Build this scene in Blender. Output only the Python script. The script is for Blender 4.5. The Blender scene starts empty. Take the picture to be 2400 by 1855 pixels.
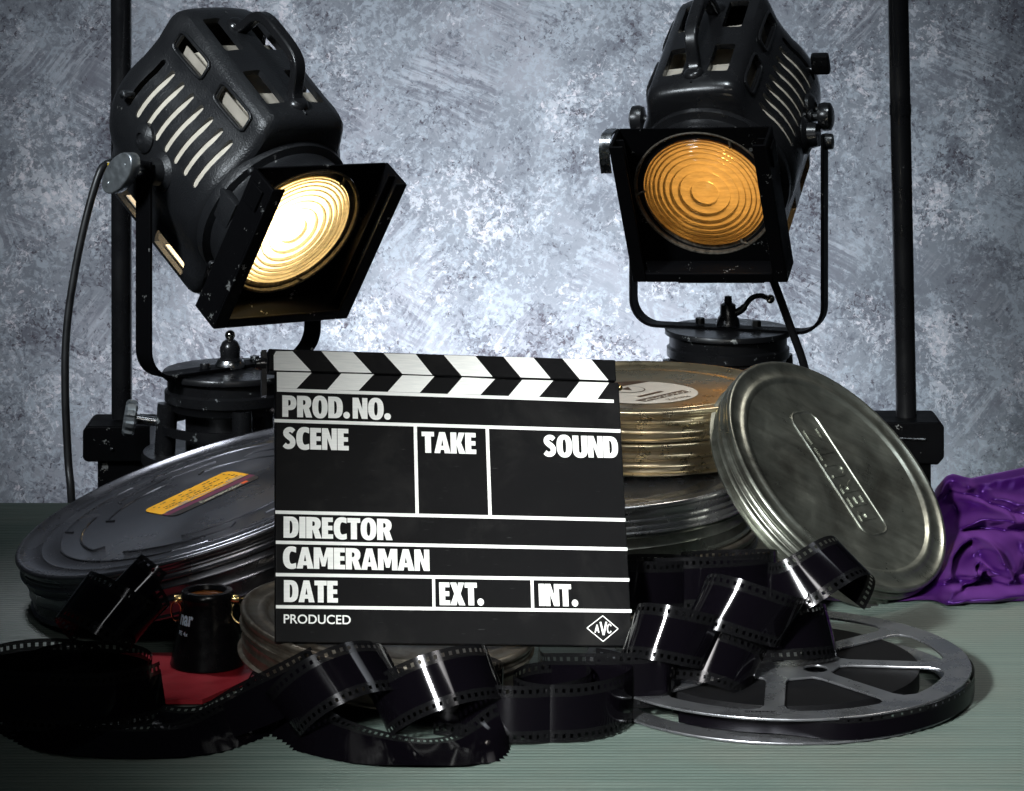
import bpy, bmesh, math, random
from mathutils import Vector, Matrix, noise
from math import sin, cos, pi, radians, sqrt, atan2
S_ = bpy.context.scene
COL = S_.collection
random.seed(7)

# ------------------------------------------------------------------ camera, world, lights, exposure
FPX, HC = 7300.0, 0.575          # focal length in photo pixels (2400 wide), camera height above the table
cam = bpy.data.objects.new('camera', bpy.data.cameras.new('camera'))
COL.objects.link(cam)
cam.location = (0, 0, HC); cam.rotation_euler = (radians(90), 0, 0)
cam.data.sensor_width = 36.0
cam.data.lens = 36.0 * FPX / 2400
cam.data.shift_y = -(927.5 + 440) / 2400
cam.data.clip_start = 0.05; cam.data.clip_end = 60
S_.camera = cam

world = bpy.data.worlds.new('World'); S_.world = world; world.use_nodes = True
world.node_tree.nodes['Background'].inputs['Color'].default_value = (0.55, 0.75, 0.9, 1)
world.node_tree.nodes['Background'].inputs['Strength'].default_value = 0.012

def aim(o, target):
    d = Vector(target) - o.location
    o.rotation_euler = d.to_track_quat('-Z', 'Y').to_euler()
def area(name, loc, target, sx, sy, power, color, spread=180):
    l = bpy.data.lights.new(name, 'AREA'); l.shape = 'RECTANGLE'; l.size = sx; l.size_y = sy
    l.energy = power; l.color = color; l.spread = radians(spread)
    o = bpy.data.objects.new(name, l); COL.objects.link(o); o.location = loc; aim(o, target); return o
def spot(name, loc, target, power, color, angle, blend, radius):
    l = bpy.data.lights.new(name, 'SPOT'); l.energy = power; l.color = color
    l.spot_size = radians(angle); l.spot_blend = blend; l.shadow_soft_size = radius
    o = bpy.data.objects.new(name, l); COL.objects.link(o); o.location = loc; aim(o, target); return o

spot('key_light', (-0.60, 0.25, 0.86), (0.20, 2.0, 0.02), 430, (0.97, 1.0, 0.97), 20.5, 0.8, 0.08)
area('key_strip', (-0.58, 0.27, 0.86), (0.22, 2.0, 0.02), 0.09, 0.50, 0.36, (0.97, 1.0, 0.97), 28)
area('front_strip', (0.20, 0.45, 1.25), (0.20, 2.1, 0.05), 0.55, 0.14, 0.42, (1.0, 0.98, 0.93), 36)
area('rim_light', (0.55, 2.62, 1.0), (0.26, 2.33, 0.05), 0.16, 0.16, 0.18, (1.0, 0.93, 0.82), 50)
area('top_softbox', (0.75, 1.75, 1.35), (0.25, 2.2, 0.05), 0.40, 0.22, 0.25, (0.90, 0.97, 1.0), 50)
area('lamp_fill', (-1.1, 1.5, 1.3), (-0.22, 2.8, 0.27), 0.30, 0.30, 1.3, (0.86, 0.94, 1.0), 30)
area('left_kick', (-0.55, 2.45, 1.2), (-0.19, 2.25, 0.08), 0.2, 0.2, 0.24, (0.9, 0.96, 1.0), 22)
area('hair_light', (0.05, 2.35, 1.5), (0.12, 2.95, 0.35), 0.3, 0.2, 0.6, (0.88, 0.95, 1.0), 40)
area('backdrop_light', (0.02, 2.98, -0.42), (0.02, 3.55, 0.03), 0.40, 0.08, 8.2, (0.98, 0.94, 1.0), 105)
area('backdrop_wash', (0.0, 2.5, 1.7), (0.0, 3.6, 0.15), 0.6, 0.3, 0.55, (0.70, 0.92, 1.0), 55)

S_.view_settings.view_transform = 'Standard'; S_.view_settings.look = 'None'
S_.view_settings.exposure = 0.0; S_.view_settings.gamma = 1.0
S_.render.engine = 'CYCLES'
S_.cycles.max_bounces = 8; S_.cycles.transparent_max_bounces = 24
S_.cycles.use_denoising = True
S_.cycles.sample_clamp_indirect = 4.0
S_.cycles.caustics_refractive = False; S_.cycles.caustics_reflective = True
S_.cycles.blur_glossy = 0.3

# ------------------------------------------------------------------ helpers
def at(px, py, d):
    """a point of the photograph (2400 px wide) at distance d from the camera"""
    return Vector(((px - 1200) / FPX * d, d, HC - (py + 440) / FPX * d))
def on_plane(px, py, p0, n):
    o = Vector((0, 0, HC)); r = at(px, py, 1.0) - o
    t = (Vector(p0) - o).dot(n) / r.dot(n)
    return o + r * t
def rot(y, p, r):
    return (Matrix.Rotation(radians(y), 4, 'Z') @ Matrix.Rotation(radians(p), 4, 'X') @ Matrix.Rotation(radians(r), 4, 'Y'))

def thing(name, label, cat, mat=None, group=None):
    o = bpy.data.objects.new(name, None); COL.objects.link(o)
    o.empty_display_size = 0.02
    if mat is not None: o.matrix_world = mat
    o['label'] = label; o['category'] = cat
    if group: o['group'] = group
    return o
def obj(name, me, mat=None, parent=None, label=None):
    o = bpy.data.objects.new(name, me); COL.objects.link(o)
    if mat is not None:
        me.materials.clear(); me.materials.append(mat)
    if parent is not None: o.parent = parent
    if label: o['label'] = label
    return o
def tag(o, label, cat, group=None):
    o['label'] = label; o['category'] = cat
    if group: o['group'] = group
def mesh(bm, name='m', smooth=38):
    bmesh.ops.recalc_face_normals(bm, faces=bm.faces[:])
    me = bpy.data.meshes.new(name); bm.to_mesh(me); bm.free()
    if smooth:
        me.polygons.foreach_set('use_smooth', [True] * len(me.polygons))
        me.set_sharp_from_angle(angle=radians(smooth))
    return me
def add_box(bm, lo, hi, M=None, bevel=0):
    b = bmesh.new(); r = bmesh.ops.create_cube(b, size=1.0)
    for v in b.verts:
        v.co = Vector([(lo[i] + hi[i]) / 2 + v.co[i] * (hi[i] - lo[i]) for i in range(3)])
    if bevel:
        bmesh.ops.bevel(b, geom=b.edges[:], offset=bevel, segments=2, profile=0.6, affect='EDGES')
    merge(bm, b, M)
def merge(bm, b, M=None):
    if M is not None: b.transform(M)
    t = bpy.data.meshes.new('t'); b.to_mesh(t); b.free(); bm.from_mesh(t); bpy.data.meshes.remove(t)
def add_lathe(bm, prof, n=96, M=None, close=False):
    b = bmesh.new(); rings = []
    for r, z in prof:
        if r < 1e-6: rings.append([b.verts.new((0, 0, z))])
        else: rings.append([b.verts.new((r * cos(2 * pi * k / n), r * sin(2 * pi * k / n), z)) for k in range(n)])
    seq = list(zip(rings, rings[1:])) + ([(rings[-1], rings[0])] if close else [])
    for A, B in seq:
        for k in range(n):
            k2 = (k + 1) % n
            if len(A) == 1 and len(B) == 1: continue
            if len(A) == 1: b.faces.new((A[0], B[k], B[k2]))
            elif len(B) == 1: b.faces.new((A[k], A[k2], B[0]))
            else: b.faces.new((A[k], A[k2], B[k2], B[k]))
    merge(bm, b, M)
def catmull(P, n):
    P = [Vector(p) for p in P]; out = []
    Q = [P[0] * 2 - P[1]] + P + [P[-1] * 2 - P[-2]]
    for i in range(1, len(Q) - 2):
        a, b, c, d = Q[i - 1], Q[i], Q[i + 1], Q[i + 2]
        for k in range(n):
            t = k / n
            out.append(0.5 * (2 * b + (c - a) * t + (2 * a - 5 * b + 4 * c - d) * t * t + (3 * b - a - 3 * c + d) * t ** 3))
    out.append(P[-1]); return out
def add_tube(bm, P, r, seg=12, M=None, caps=True):
    b = bmesh.new(); P = [Vector(p) for p in P]; rings = []
    up = Vector((0.13, 0.21, 0.97)).normalized()
    for i, p in enumerate(P):
        t = (P[min(i + 1, len(P) - 1)] - P[max(i - 1, 0)]).normalized()
        x = up - t * up.dot(t)
        if x.length < 1e-4: x = Vector((1, 0, 0)) - t * t.x
        x.normalize(); y = t.cross(x); up = x
        rr = r[i] if isinstance(r, (list, tuple)) else r
        rings.append([b.verts.new(p + (x * cos(2 * pi * k / seg) + y * sin(2 * pi * k / seg)) * rr) for k in range(seg)])
    for A, B in zip(rings, rings[1:]):
        for k in range(seg): b.faces.new((A[k], A[(k + 1) % seg], B[(k + 1) % seg], B[k]))
    if caps:
        b.faces.new(rings[0]); b.faces.new(rings[-1][::-1])
    merge(bm, b, M)
def add_band(bm, P, W, th, M=None):
    """flat strap: centre line P, half-width vectors W, thickness th"""
    b = bmesh.new(); rings = []
    for i, p in enumerate(P):
        p = Vector(p); w = Vector(W[i] if isinstance(W, list) else W)
        t = (Vector(P[min(i + 1, len(P) - 1)]) - Vector(P[max(i - 1, 0)])).normalized()
        nrm = t.cross(w).normalized() * th / 2
        rings.append([b.verts.new(p + w + nrm), b.verts.new(p - w + nrm), b.verts.new(p - w - nrm), b.verts.new(p + w - nrm)])
    for A, B in zip(rings, rings[1:]):
        for k in range(4): b.faces.new((A[k], A[(k + 1) % 4], B[(k + 1) % 4], B[k]))
    b.faces.new(rings[0]); b.faces.new(rings[-1][::-1])
    merge(bm, b, M)
def add_poly(bm, pts, M=None):
    b = bmesh.new(); b.faces.new([b.verts.new(p) for p in pts]); merge(bm, b, M)
def fill2d(loops, extrude=0.0, bevel=0.0):
    """polygon with holes (lists of 2D points) -> mesh in the xy plane, optionally extruded"""
    c = bpy.data.curves.new('c', 'CURVE'); c.dimensions = '2D'; c.fill_mode = 'BOTH' if extrude else 'FRONT'
    c.extrude = extrude; c.bevel_depth = bevel; c.bevel_resolution = 1
    for L in loops:
        s = c.splines.new('POLY'); s.points.add(len(L) - 1); s.use_cyclic_u = True
        for p, q in zip(s.points, L): p.co = (q[0], q[1], 0, 1)
    o = bpy.data.objects.new('c', c); COL.objects.link(o)
    me = bpy.data.meshes.new_from_object(o.evaluated_get(bpy.context.evaluated_depsgraph_get()))
    bpy.data.objects.remove(o); bpy.data.curves.remove(c)
    return me
def add_mesh(bm, me, M=None):
    b = bmesh.new(); b.from_mesh(me); bpy.data.meshes.remove(me); merge(bm, b, M)
def text_mesh(s, size=1.0, weight=0.0, spacing=1.0, xscale=1.0):
    c = bpy.data.curves.new('t', 'FONT'); c.body = s; c.size = size; c.offset = weight; c.space_character = spacing
    o = bpy.data.objects.new('t', c); COL.objects.link(o)
    me = bpy.data.meshes.new_from_object(o.evaluated_get(bpy.context.evaluated_depsgraph_get()))
    bpy.data.objects.remove(o); bpy.data.curves.remove(c)
    return me
def bbox(me):
    xs = [v.co.x for v in me.vertices]; ys = [v.co.y for v in me.vertices]
    return min(xs), max(xs), min(ys), max(ys)
def boolean(me, cutters):
    o = bpy.data.objects.new('b', me); COL.objects.link(o); tmp = []
    for cm in cutters:
        k = bpy.data.objects.new('k', cm); COL.objects.link(k); tmp.append(k)
        m = o.modifiers.new('m', 'BOOLEAN'); m.operation = 'DIFFERENCE'; m.solver = 'EXACT'; m.object = k
    bpy.context.view_layer.update()
    r = bpy.data.meshes.new_from_object(o.evaluated_get(bpy.context.evaluated_depsgraph_get()))
    for k in tmp + [o]: bpy.data.objects.remove(k)
    return r
def smooth(me, ang=35):
    me.polygons.foreach_set('use_smooth', [True] * len(me.polygons)); me.set_sharp_from_angle(angle=radians(ang)); return me

# ------------------------------------------------------------------ materials
class NT:
    def __init__(s, name):
        s.m = bpy.data.materials.new(name); s.m.use_nodes = True; s.t = s.m.node_tree
        s.p = s.t.nodes['Principled BSDF']; s.out = s.t.nodes['Material Output']
    def n(s, typ, **kw):
        x = s.t.nodes.new(typ)
        for k, v in kw.items():
            if hasattr(x, k): setattr(x, k, v)
        return x
    def l(s, a, b): s.t.links.new(a, b)
    def setp(s, **kw):
        for k, v in kw.items():
            k = k.replace('_', ' ')
            s.p.inputs[k].default_value = v
    def coord(s, kind='Object', scale=(1, 1, 1), rotz=0):
        c = s.n('ShaderNodeTexCoord'); m = s.n('ShaderNodeMapping'); m.inputs['Scale'].default_value = scale
        m.inputs['Rotation'].default_value = (0, 0, rotz)
        s.l(c.outputs[kind], m.inputs[0]); return m.outputs[0]
    def noise(s, vec, scale, detail=4, rough=0.55, dist=0.0):
        x = s.n('ShaderNodeTexNoise'); x.inputs['Scale'].default_value = scale; x.inputs['Detail'].default_value = detail
        x.inputs['Roughness'].default_value = rough; x.inputs['Distortion'].default_value = dist
        if vec is not None: s.l(vec, x.inputs['Vector'])
        return x.outputs['Fac']
    def ramp(s, fac, stops):
        r = s.n('ShaderNodeValToRGB'); e = r.color_ramp.elements
        while len(e) < len(stops): e.new(0.5)
        for i, (p, c) in enumerate(stops):
            e[i].position = p; e[i].color = (c, c, c, 1) if isinstance(c, (int, float)) else (*c, 1)
        s.l(fac, r.inputs[0]); return r.outputs[0]
    def math(s, op, a, b=0.0, c=None):
        m = s.n('ShaderNodeMath', operation=op)
        for i, v in enumerate((a, b) if c is None else (a, b, c)):
            if isinstance(v, (int, float)): m.inputs[i].default_value = v
            else: s.l(v, m.inputs[i])
        return m.outputs[0]
    def mix(s, f, a, b, blend='MIX'):
        m = s.n('ShaderNodeMix', data_type='RGBA', blend_type=blend)
        for sock, v in ((m.inputs[0], f), (m.inputs[6], a), (m.inputs[7], b)):
            if isinstance(v, (int, float)): sock.default_value = v
            elif isinstance(v, tuple): sock.default_value = (*v, 1)
            else: s.l(v, sock)
        return m.outputs[2]
    def bump(s, h, strength, dist):
        b = s.n('ShaderNodeBump'); b.inputs['Strength'].default_value = strength; b.inputs['Distance'].default_value = dist
        s.l(h, b.inputs['Height']); s.l(b.outputs[0], s.p.inputs['Normal'])
def simple(name, col, rough=0.5, metal=0.0, var=0.0, vscale=60, bump=0.0, bscale=400, spec=0.5, coat=0.0):
    k = NT(name); k.setp(Base_Color=(*col, 1), Roughness=rough, Metallic=metal)
    k.p.inputs['Specular IOR Level'].default_value = spec; k.p.inputs['Coat Weight'].default_value = coat
    v = k.coord()
    if var:
        f = k.noise(v, vscale, 6, 0.6)
        k.l(k.mix(k.ramp(f, [(0.3, 0.0), (0.7, 1.0)]), tuple(c * (1 - var) for c in col), tuple(min(1, c * (1 + var)) for c in col)), k.p.inputs['Base Color'])
        k.l(k.ramp(f, [(0.3, max(0.02, rough - 0.12 * (var > 0))), (0.7, rough + 0.1)]), k.p.inputs['Roughness'])
    if bump: k.bump(k.noise(v, bscale, 3, 0.5), bump, 0.0006)
    return k.m

def chipped(name, paint, under, rough=0.4, amount=0.32, bump=0.35, bscale=900, spec=0.5):
    """black paint worn through to pale metal in small chips"""
    k = NT(name); v = k.coord()
    a = k.noise(v, 55, 5, 0.65); b = k.noise(v, 420, 3, 0.6)
    f = k.math('ADD', k.math('MULTIPLY', a, 0.75), k.math('MULTIPLY', b, 0.25))
    mk = k.ramp(f, [(1 - amount - 0.012, 0.0), (1 - amount + 0.006, 1.0)])
    k.l(k.mix(mk, paint, under), k.p.inputs['Base Color']); k.l(k.math('MULTIPLY', mk, 0.6), k.p.inputs['Metallic'])
    k.l(k.ramp(k.noise(v, 30, 5, 0.6), [(0.3, rough - 0.1), (0.7, rough + 0.12)]), k.p.inputs['Roughness'])
    k.bump(k.noise(v, bscale, 2, 0.5), bump, 0.0005); k.p.inputs['Specular IOR Level'].default_value = spec
    return k.m

M_wrinkle = chipped('black_wrinkle_paint', (0.012, 0.0125, 0.014), (0.25, 0.25, 0.24), 0.36, 0.335, 0.9, 620)
M_gloss = chipped('black_gloss_paint', (0.010, 0.010, 0.011), (0.22, 0.21, 0.2), 0.26, 0.335, 0.06, 700)
M_frame = chipped('black_frame_paint', (0.0035, 0.0035, 0.004), (0.3, 0.3, 0.29), 0.5, 0.36, 0.12, 900, 0.03)
M_worn = chipped('worn_black_paint', (0.009, 0.009, 0.010), (0.36, 0.38, 0.38), 0.3, 0.375, 0.1, 700)
M_pole = chipped('black_pole_paint', (0.008, 0.008, 0.009), (0.2, 0.2, 0.2), 0.28, 0.33, 0.03, 500)
M_matblack = simple('dull_black', (0.008, 0.008, 0.009), 0.6, 0, 0.3)
M_cream = simple('cream_enamel', (0.62, 0.56, 0.46), 0.5, 0, 0.12, 90)
M_baffle = simple('shaded_cream_enamel', (0.40, 0.36, 0.30), 0.55, 0, 0.15, 60)  # the cream enamel again, its colour darkened for the dim inside of the lamps
M_steel = simple('bare_steel', (0.55, 0.56, 0.58), 0.28, 1.0, 0.15, 120)
M_silver = simple('dull_silver_casting', (0.42, 0.45, 0.47), 0.38, 0.85, 0.15, 150)
M_brass = simple('yellow_brass', (0.75, 0.55, 0.24), 0.2, 1.0, 0.1)
M_chrome = simple('polished_chrome', (0.75, 0.7, 0.6), 0.1, 1.0)
M_rubber = simple('black_rubber', (0.012, 0.012, 0.013), 0.42, 0, 0.2)
M_bezel = simple('stained_bezel_metal', (0.10, 0.085, 0.065), 0.55, 0.2, 0.75, 260, 0.5, 700)
M_clean = simple('black_plastic', (0.004, 0.004, 0.005), 0.25, 0, 0.2, spec=0.3)
M_red = simple('red_card', (0.30, 0.010, 0.019), 0.45, 0, 0.22, 30, 0.05, 500)
M_white = None

def tin(name, col, dark, rough, streak=0.5, scale=14):
    """tinplate: metallic, cloudy stains and long rubbed streaks"""
    k = NT(name); k.setp(Metallic=0.92)
    v = k.coord(); vs = k.coord('Object', (6, 60, 60), 0.6)
    a = k.noise(v, scale, 7, 0.66, 0.6); b = k.noise(vs, 3.0, 5, 0.6)
    f = k.math('ADD', k.math('MULTIPLY', a, 1 - streak * 0.5), k.math('MULTIPLY', b, streak * 0.5))
    k.l(k.mix(k.ramp(f, [(0.36, 0.0), (0.62, 1.0)]), dark, col), k.p.inputs['Base Color'])
    k.l(k.ramp(k.noise(v, scale * 3, 6, 0.65), [(0.3, rough - 0.08), (0.75, rough + 0.14)]), k.p.inputs['Roughness'])
    k.bump(k.noise(v, 160, 4, 0.6), 0.045, 0.0004)
    return k.m
M_tin = tin('old_tinplate', (0.34, 0.36, 0.32), (0.12, 0.12, 0.105), 0.32)
M_warmlit_tin = tin('warm_lit_tinplate', (0.70, 0.60, 0.41), (0.58, 0.48, 0.32), 0.28)  # tinplate with the gold reflection of the warm lamps put into its colour
M_rusty = tin('dull_brown_tin', (0.36, 0.33, 0.28), (0.16, 0.12, 0.09), 0.36, 0.3, 30)
M_dark = simple('dark_satin_aluminium', (0.20, 0.20, 0.225), 0.27, 0.92, 0.06, 14)
M_alu = simple('reel_aluminium', (0.34, 0.35, 0.38), 0.30, 0.9, 0.08, 40)

def film_mat(name, pitch, hw, margin, wid, single=False, rough=0.07, spec=0.2, core=(0.0015, 0.0012, 0.002)):
    """film: u metres along the strip, v 0..1 across; perforations are holes"""
    k = NT(name); uv = k.n('ShaderNodeUVMap'); sep = k.n('ShaderNodeSeparateXYZ'); k.l(uv.outputs[0], sep.inputs[0])
    u, v = sep.outputs[0], sep.outputs[1]
    fu = k.math('FRACT', k.math('DIVIDE', u, pitch))
    inu = k.math('LESS_THAN', k.math('ABSOLUTE', k.math('SUBTRACT', fu, 0.5)), hw)
    ev = k.math('SUBTRACT', 1.0, v) if single else k.math('MINIMUM', v, k.math('SUBTRACT', 1.0, v))           # distance to the nearer edge
    inv = k.math('LESS_THAN', k.math('ABSOLUTE', k.math('SUBTRACT', ev, margin)), wid)
    hole = k.math('MULTIPLY', inu, inv)
    edge = k.math('LESS_THAN', ev, margin * 2)
    ff = k.math('FRACT', k.math('DIVIDE', u, pitch * 4))
    bar = k.math('LESS_THAN', ff, 0.10)
    kk = k.math('MAXIMUM', edge, k.math('MULTIPLY', bar, 0.25))
    k.l(k.mix(edge, core, (0.0035, 0.0035, 0.004)), k.p.inputs['Base Color'])
    k.l(k.math('ADD', k.math('MULTIPLY', edge, 0.05), rough), k.p.inputs['Roughness']); k.p.inputs['Specular IOR Level'].default_value = spec
    k.p.inputs['Specular Tint'].default_value = (0.95, 0.94, 1.0, 1)
    w = k.noise(k.coord(), 20, 2, 0.5); k.bump(w, 0.04, 0.002)
    tr = k.n('ShaderNodeBsdfTransparent'); clear = k.n('ShaderNodeBsdfTransparent')
    clear.inputs[0].default_value = (0.42, 0.40, 0.40, 1)
    m1 = k.n('ShaderNodeMixShader'); k.l(k.math('MULTIPLY', edge, 0.12), m1.inputs[0]); k.l(k.p.outputs[0], m1.inputs[1]); k.l(clear.outputs[0], m1.inputs[2])
    m2 = k.n('ShaderNodeMixShader'); k.l(hole, m2.inputs[0]); k.l(m1.outputs[0], m2.inputs[1]); k.l(tr.outputs[0], m2.inputs[2])
    k.l(m2.outputs[0], k.out.inputs['Surface'])
    return k.m
M_film35 = film_mat('black_wide_film', 0.00475, 0.21, 0.105, 0.036)
M_film35_single = film_mat('black_wide_film_single_row', 0.00475, 0.21, 0.105, 0.036, True)
M_film16 = film_mat('black_narrow_film', 0.0076, 0.10, 0.13, 0.05, True, 0.30, 0.08)

def lens_mat(name, col, rough):
    k = NT(name)
    tl = k.n('ShaderNodeBsdfTranslucent'); vv = k.noise(k.coord('Object', (1, 1, 5)), 60, 4, .6)
    k.l(k.mix(k.ramp(vv, [(.35, 0.), (.65, 1.)]), tuple(c * .74 for c in col), col), tl.inputs[0])
    gl = k.n('ShaderNodeBsdfGlossy'); gl.inputs['Roughness'].default_value = rough; gl.inputs[0].default_value = (1, 1, 1, 1)
    fr = k.n('ShaderNodeFresnel'); fr.inputs[0].default_value = 1.45
    v = k.coord(); f = k.noise(k.coord('Object', (1, 1, 1)), 260, 3, 0.6)
    b = k.n('ShaderNodeBump'); b.inputs['Strength'].default_value = 0.25; b.inputs['Distance'].default_value = 0.0008
    w = k.n('ShaderNodeTexWave', wave_type='BANDS', bands_direction='Z'); w.inputs['Scale'].default_value = 150; w.inputs['Distortion'].default_value = 1.5
    k.l(v, w.inputs['Vector']); k.l(k.math('ADD', f, k.math('MULTIPLY', w.outputs['Fac'], 0.5)), b.inputs['Height'])
    for x in (tl, gl): k.l(b.outputs[0], x.inputs['Normal'])
    rf = k.n('ShaderNodeBsdfRefraction'); rf.inputs['IOR'].default_value = 1.45; rf.inputs['Roughness'].default_value = .16; rf.inputs[0].default_value = (*col, 1); k.l(b.outputs[0], rf.inputs['Normal'])
    m0 = k.n('ShaderNodeMixShader'); m0.inputs[0].default_value = .35; k.l(tl.outputs[0], m0.inputs[1]); k.l(rf.outputs[0], m0.inputs[2])
    mx = k.n('ShaderNodeMixShader'); k.l(k.math('MULTIPLY', fr.outputs[0], 0.9), mx.inputs[0])
    k.l(m0.outputs[0], mx.inputs[1]); k.l(gl.outputs[0], mx.inputs[2]); k.l(mx.outputs[0], k.out.inputs['Surface'])
    return k.m

# ------------------------------------------------------------------ setting: backdrop, table top, floor
def build_backdrop():
    k = NT('sponged_backdrop_paint')
    base = k.coord('Object')
    # warp the coordinates so that dabs and brush drags turn in every direction
    wn = k.n('ShaderNodeTexNoise'); wn.inputs['Scale'].default_value = 7; wn.inputs['Detail'].default_value = 3; k.l(base, wn.inputs['Vector'])
    def warp(amount):
        vm = k.n('ShaderNodeVectorMath', operation='MULTIPLY_ADD'); k.l(wn.outputs['Color'], vm.inputs[0])
        vm.inputs[1].default_value = (amount,) * 3; k.l(base, vm.inputs[2]); return vm.outputs[0]
    def off(vec, o):
        mp = k.n('ShaderNodeMapping'); mp.inputs['Location'].default_value = o; k.l(vec, mp.inputs[0]); return mp.outputs[0]
    blot = k.noise(warp(0.02), 6.0, 6, 0.62)
    c = k.ramp(blot, [(0.34, (0.095, 0.112, 0.130)), (0.50, (0.150, 0.175, 0.195)), (0.66, (0.215, 0.238, 0.262))])
    clus = [k.noise(off(warp(0.02), (o, 2 * o, 5 - o)), 15, 4, 0.6) for o in (1.0, 4.0, 8.0)]
    def layer(c, o, scale, detail, rough, dist, w, t0, t1, amt, col, cl, cw):
        f = k.noise(off(warp(w), (o, o * 1.7, -o)), scale, detail, rough, dist)
        f = k.math('ADD', f, k.math('MULTIPLY', k.math('SUBTRACT', clus[cl], 0.5), cw))
        return k.mix(k.ramp(f, [(t0, 0.0), (t1, amt)]), c, col), f
    c, d0 = layer(c, 2.0, 130, 6, 0.68, 0.5, 0.02, 0.47, 0.60, 0.75, (0.255, 0.305, 0.335), 0, 0.55)
    c, d1 = layer(c, 5.0, 150, 6, 0.70, 0.6, 0.02, 0.52, 0.64, 0.85, (0.070, 0.082, 0.100), 1, 0.68)
    c, d2 = layer(c, 9.0, 140, 6, 0.70, 0.7, 0.02, 0.585, 0.66, 0.60, (0.40, 0.44, 0.465), 2, 0.78)
    for o, ang in ((7, 0.9), (3, -0.5), (11, 1.9), (15, 2.7)):      # dry brush drags, each set in its own direction and places
        rt = k.n('ShaderNodeMapping'); rt.inputs['Rotation'].default_value = (0, ang, 0); k.l(warp(0.025), rt.inputs[0])
        st = k.n('ShaderNodeMapping'); st.inputs['Scale'].default_value = (22, 1, 230); k.l(rt.outputs[0], st.inputs[0])
        drag = k.noise(st.outputs[0], 1.0, 4, 0.6); dm = k.ramp(k.noise(off(base, (o, o, o)), 8, 3, 0.5), [(0.60, 0.0), (0.70, 0.7)])
        c = k.mix(k.math('MULTIPLY', dm, k.ramp(drag, [(0.48, 0.0), (0.60, 1.0)])), c, (0.095, 0.105, 0.125))
        c = k.mix(k.math('MULTIPLY', dm, k.ramp(drag, [(0.38, 0.8), (0.47, 0.0)])), c, (0.30, 0.335, 0.36))
    c, d3 = layer(c, 13.0, 190, 5, 0.68, 0.6, 0.02, 0.61, 0.67, 0.9, (0.030, 0.027, 0.038), 1, 0.55)
    c, d4 = layer(c, 17.0, 150, 5, 0.68, 0.8, 0.02, 0.645, 0.69, 0.55, (0.55, 0.54, 0.56), 2, 0.60)
    dabs = d0
    c = k.mix(1.0, c, (0.98, 1.0, 1.02), 'MULTIPLY')
    k.l(c, k.p.inputs['Base Color']); k.setp(Roughness=0.75)
    k.bump(dabs, 0.15, 0.002)
    bm = bmesh.new()
    n = 40
    prev = None
    for i in range(n + 1):
        z = -0.74 + i / n * 2.3
        y = 3.55 + 0.012 * sin(z * 5) 
        row = [bm.verts.new((x, y + 0.004 * sin(x * 7 + z * 3), z)) for x in [-1.5 + j * 0.1 for j in range(31)]]
        if prev:
            for a in range(30): bm.faces.new((prev[a], prev[a + 1], row[a + 1], row[a]))
        prev = row
    o = obj('backdrop', mesh(bm), k.m); o['kind'] = 'structure'
    md = o.modifiers.new('s', 'SOLIDIFY'); md.thickness = 0.003
build_backdrop()

def build_table():
    k = NT('corrugated_sheet'); v = k.coord('Object', (2, 40, 1)); w = k.coord('Object')
    f = k.noise(v, 3.0, 6, 0.62); g = k.noise(w, 6, 5, 0.6)
    c = k.mix(k.ramp(f, [(0.3, 0.0), (0.7, 1.0)]), (0.048, 0.068, 0.061), (0.074, 0.096, 0.086))
    c = k.mix(k.ramp(g, [(0.45, 0.0), (0.7, 0.5)]), c, (0.074, 0.073, 0.062))
    k.l(c, k.p.inputs['Base Color']); k.l(k.ramp(f, [(0.2, 0.36), (0.8, 0.55)]), k.p.inputs['Roughness'])
    bm = bmesh.new(); y0, y1, pitch, sub = 1.55, 2.592, 0.0056, 6
    n = int((y1 - y0) / pitch * sub); prev = None; X = [-1.1, -0.55, 0, 0.55, 1.1]
    for i in range(n + 1):
        y = y0 + (y1 - y0) * i / n; z = -0.0010 + 0.0010 * (2 * abs(cos(pi * i / sub)) - 1)
        row = [bm.verts.new((x, y, z)) for x in X]
        if prev:
            for a in range(len(X) - 1): bm.faces.new((prev[a], prev[a + 1], row[a + 1], row[a]))
        prev = row
    add_box(bm, (-1.1, y0, -0.03), (1.1, y1, -0.004))
    o = obj('tabletop', mesh(bm, smooth=60), k.m); o['kind'] = 'structure'
    bm = bmesh.new(); add_poly(bm, [(-4, -1, -0.74), (4, -1, -0.74), (4, 5, -0.74), (-4, 5, -0.74)])
    o = obj('floor', mesh(bm), simple('dark_floor', (0.03, 0.03, 0.03), 0.7, 0, 0.3, 20)); o['kind'] = 'structure'
build_table()

# ------------------------------------------------------------------ studio spotlights
LS = 0.15      # side of the square colour frame; all lamp shapes are in units of it
def housing_section():
    R = [(0, .660), (.12, .657), (.22, .648), (.275, .632), (.305, .60), (.322, .54), (.338, .47), (.358, .42), (.388, .365)]
    for a in range(38, -46, -6): R.append((.52 * cos(radians(a)), .52 * sin(radians(a))))
    R += [(.352, -.43), (.340, -.52), (.328, -.60), (.30, -.64), (.24, -.66), (.12, -.665), (0, -.665)]
    return R + [(-x, z) for x, z in R[-2:0:-1]]
def loft(stations):
    sec = housing_section(); bm = bmesh.new(); rings = []
    for b, s in stations:
        b = .44 + (b - .44) * 1.11
        rings.append([bm.verts.new((x * s, b, z * s + max(0, z - .36) / .3 * .055 * (b - .55))) for x, z in sec])
    n = len(sec)
    for A, B in zip(rings, rings[1:]):
        for k in range(n): bm.faces.new((A[k], A[(k + 1) % n], B[(k + 1) % n], B[k]))
    bm.faces.new(rings[0]); bm.faces.new(rings[-1][::-1])
    bmesh.ops.recalc_face_normals(bm, faces=bm.faces[:])
    me = bpy.data.meshes.new('l'); bm.to_mesh(me); bm.free(); return me
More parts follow.
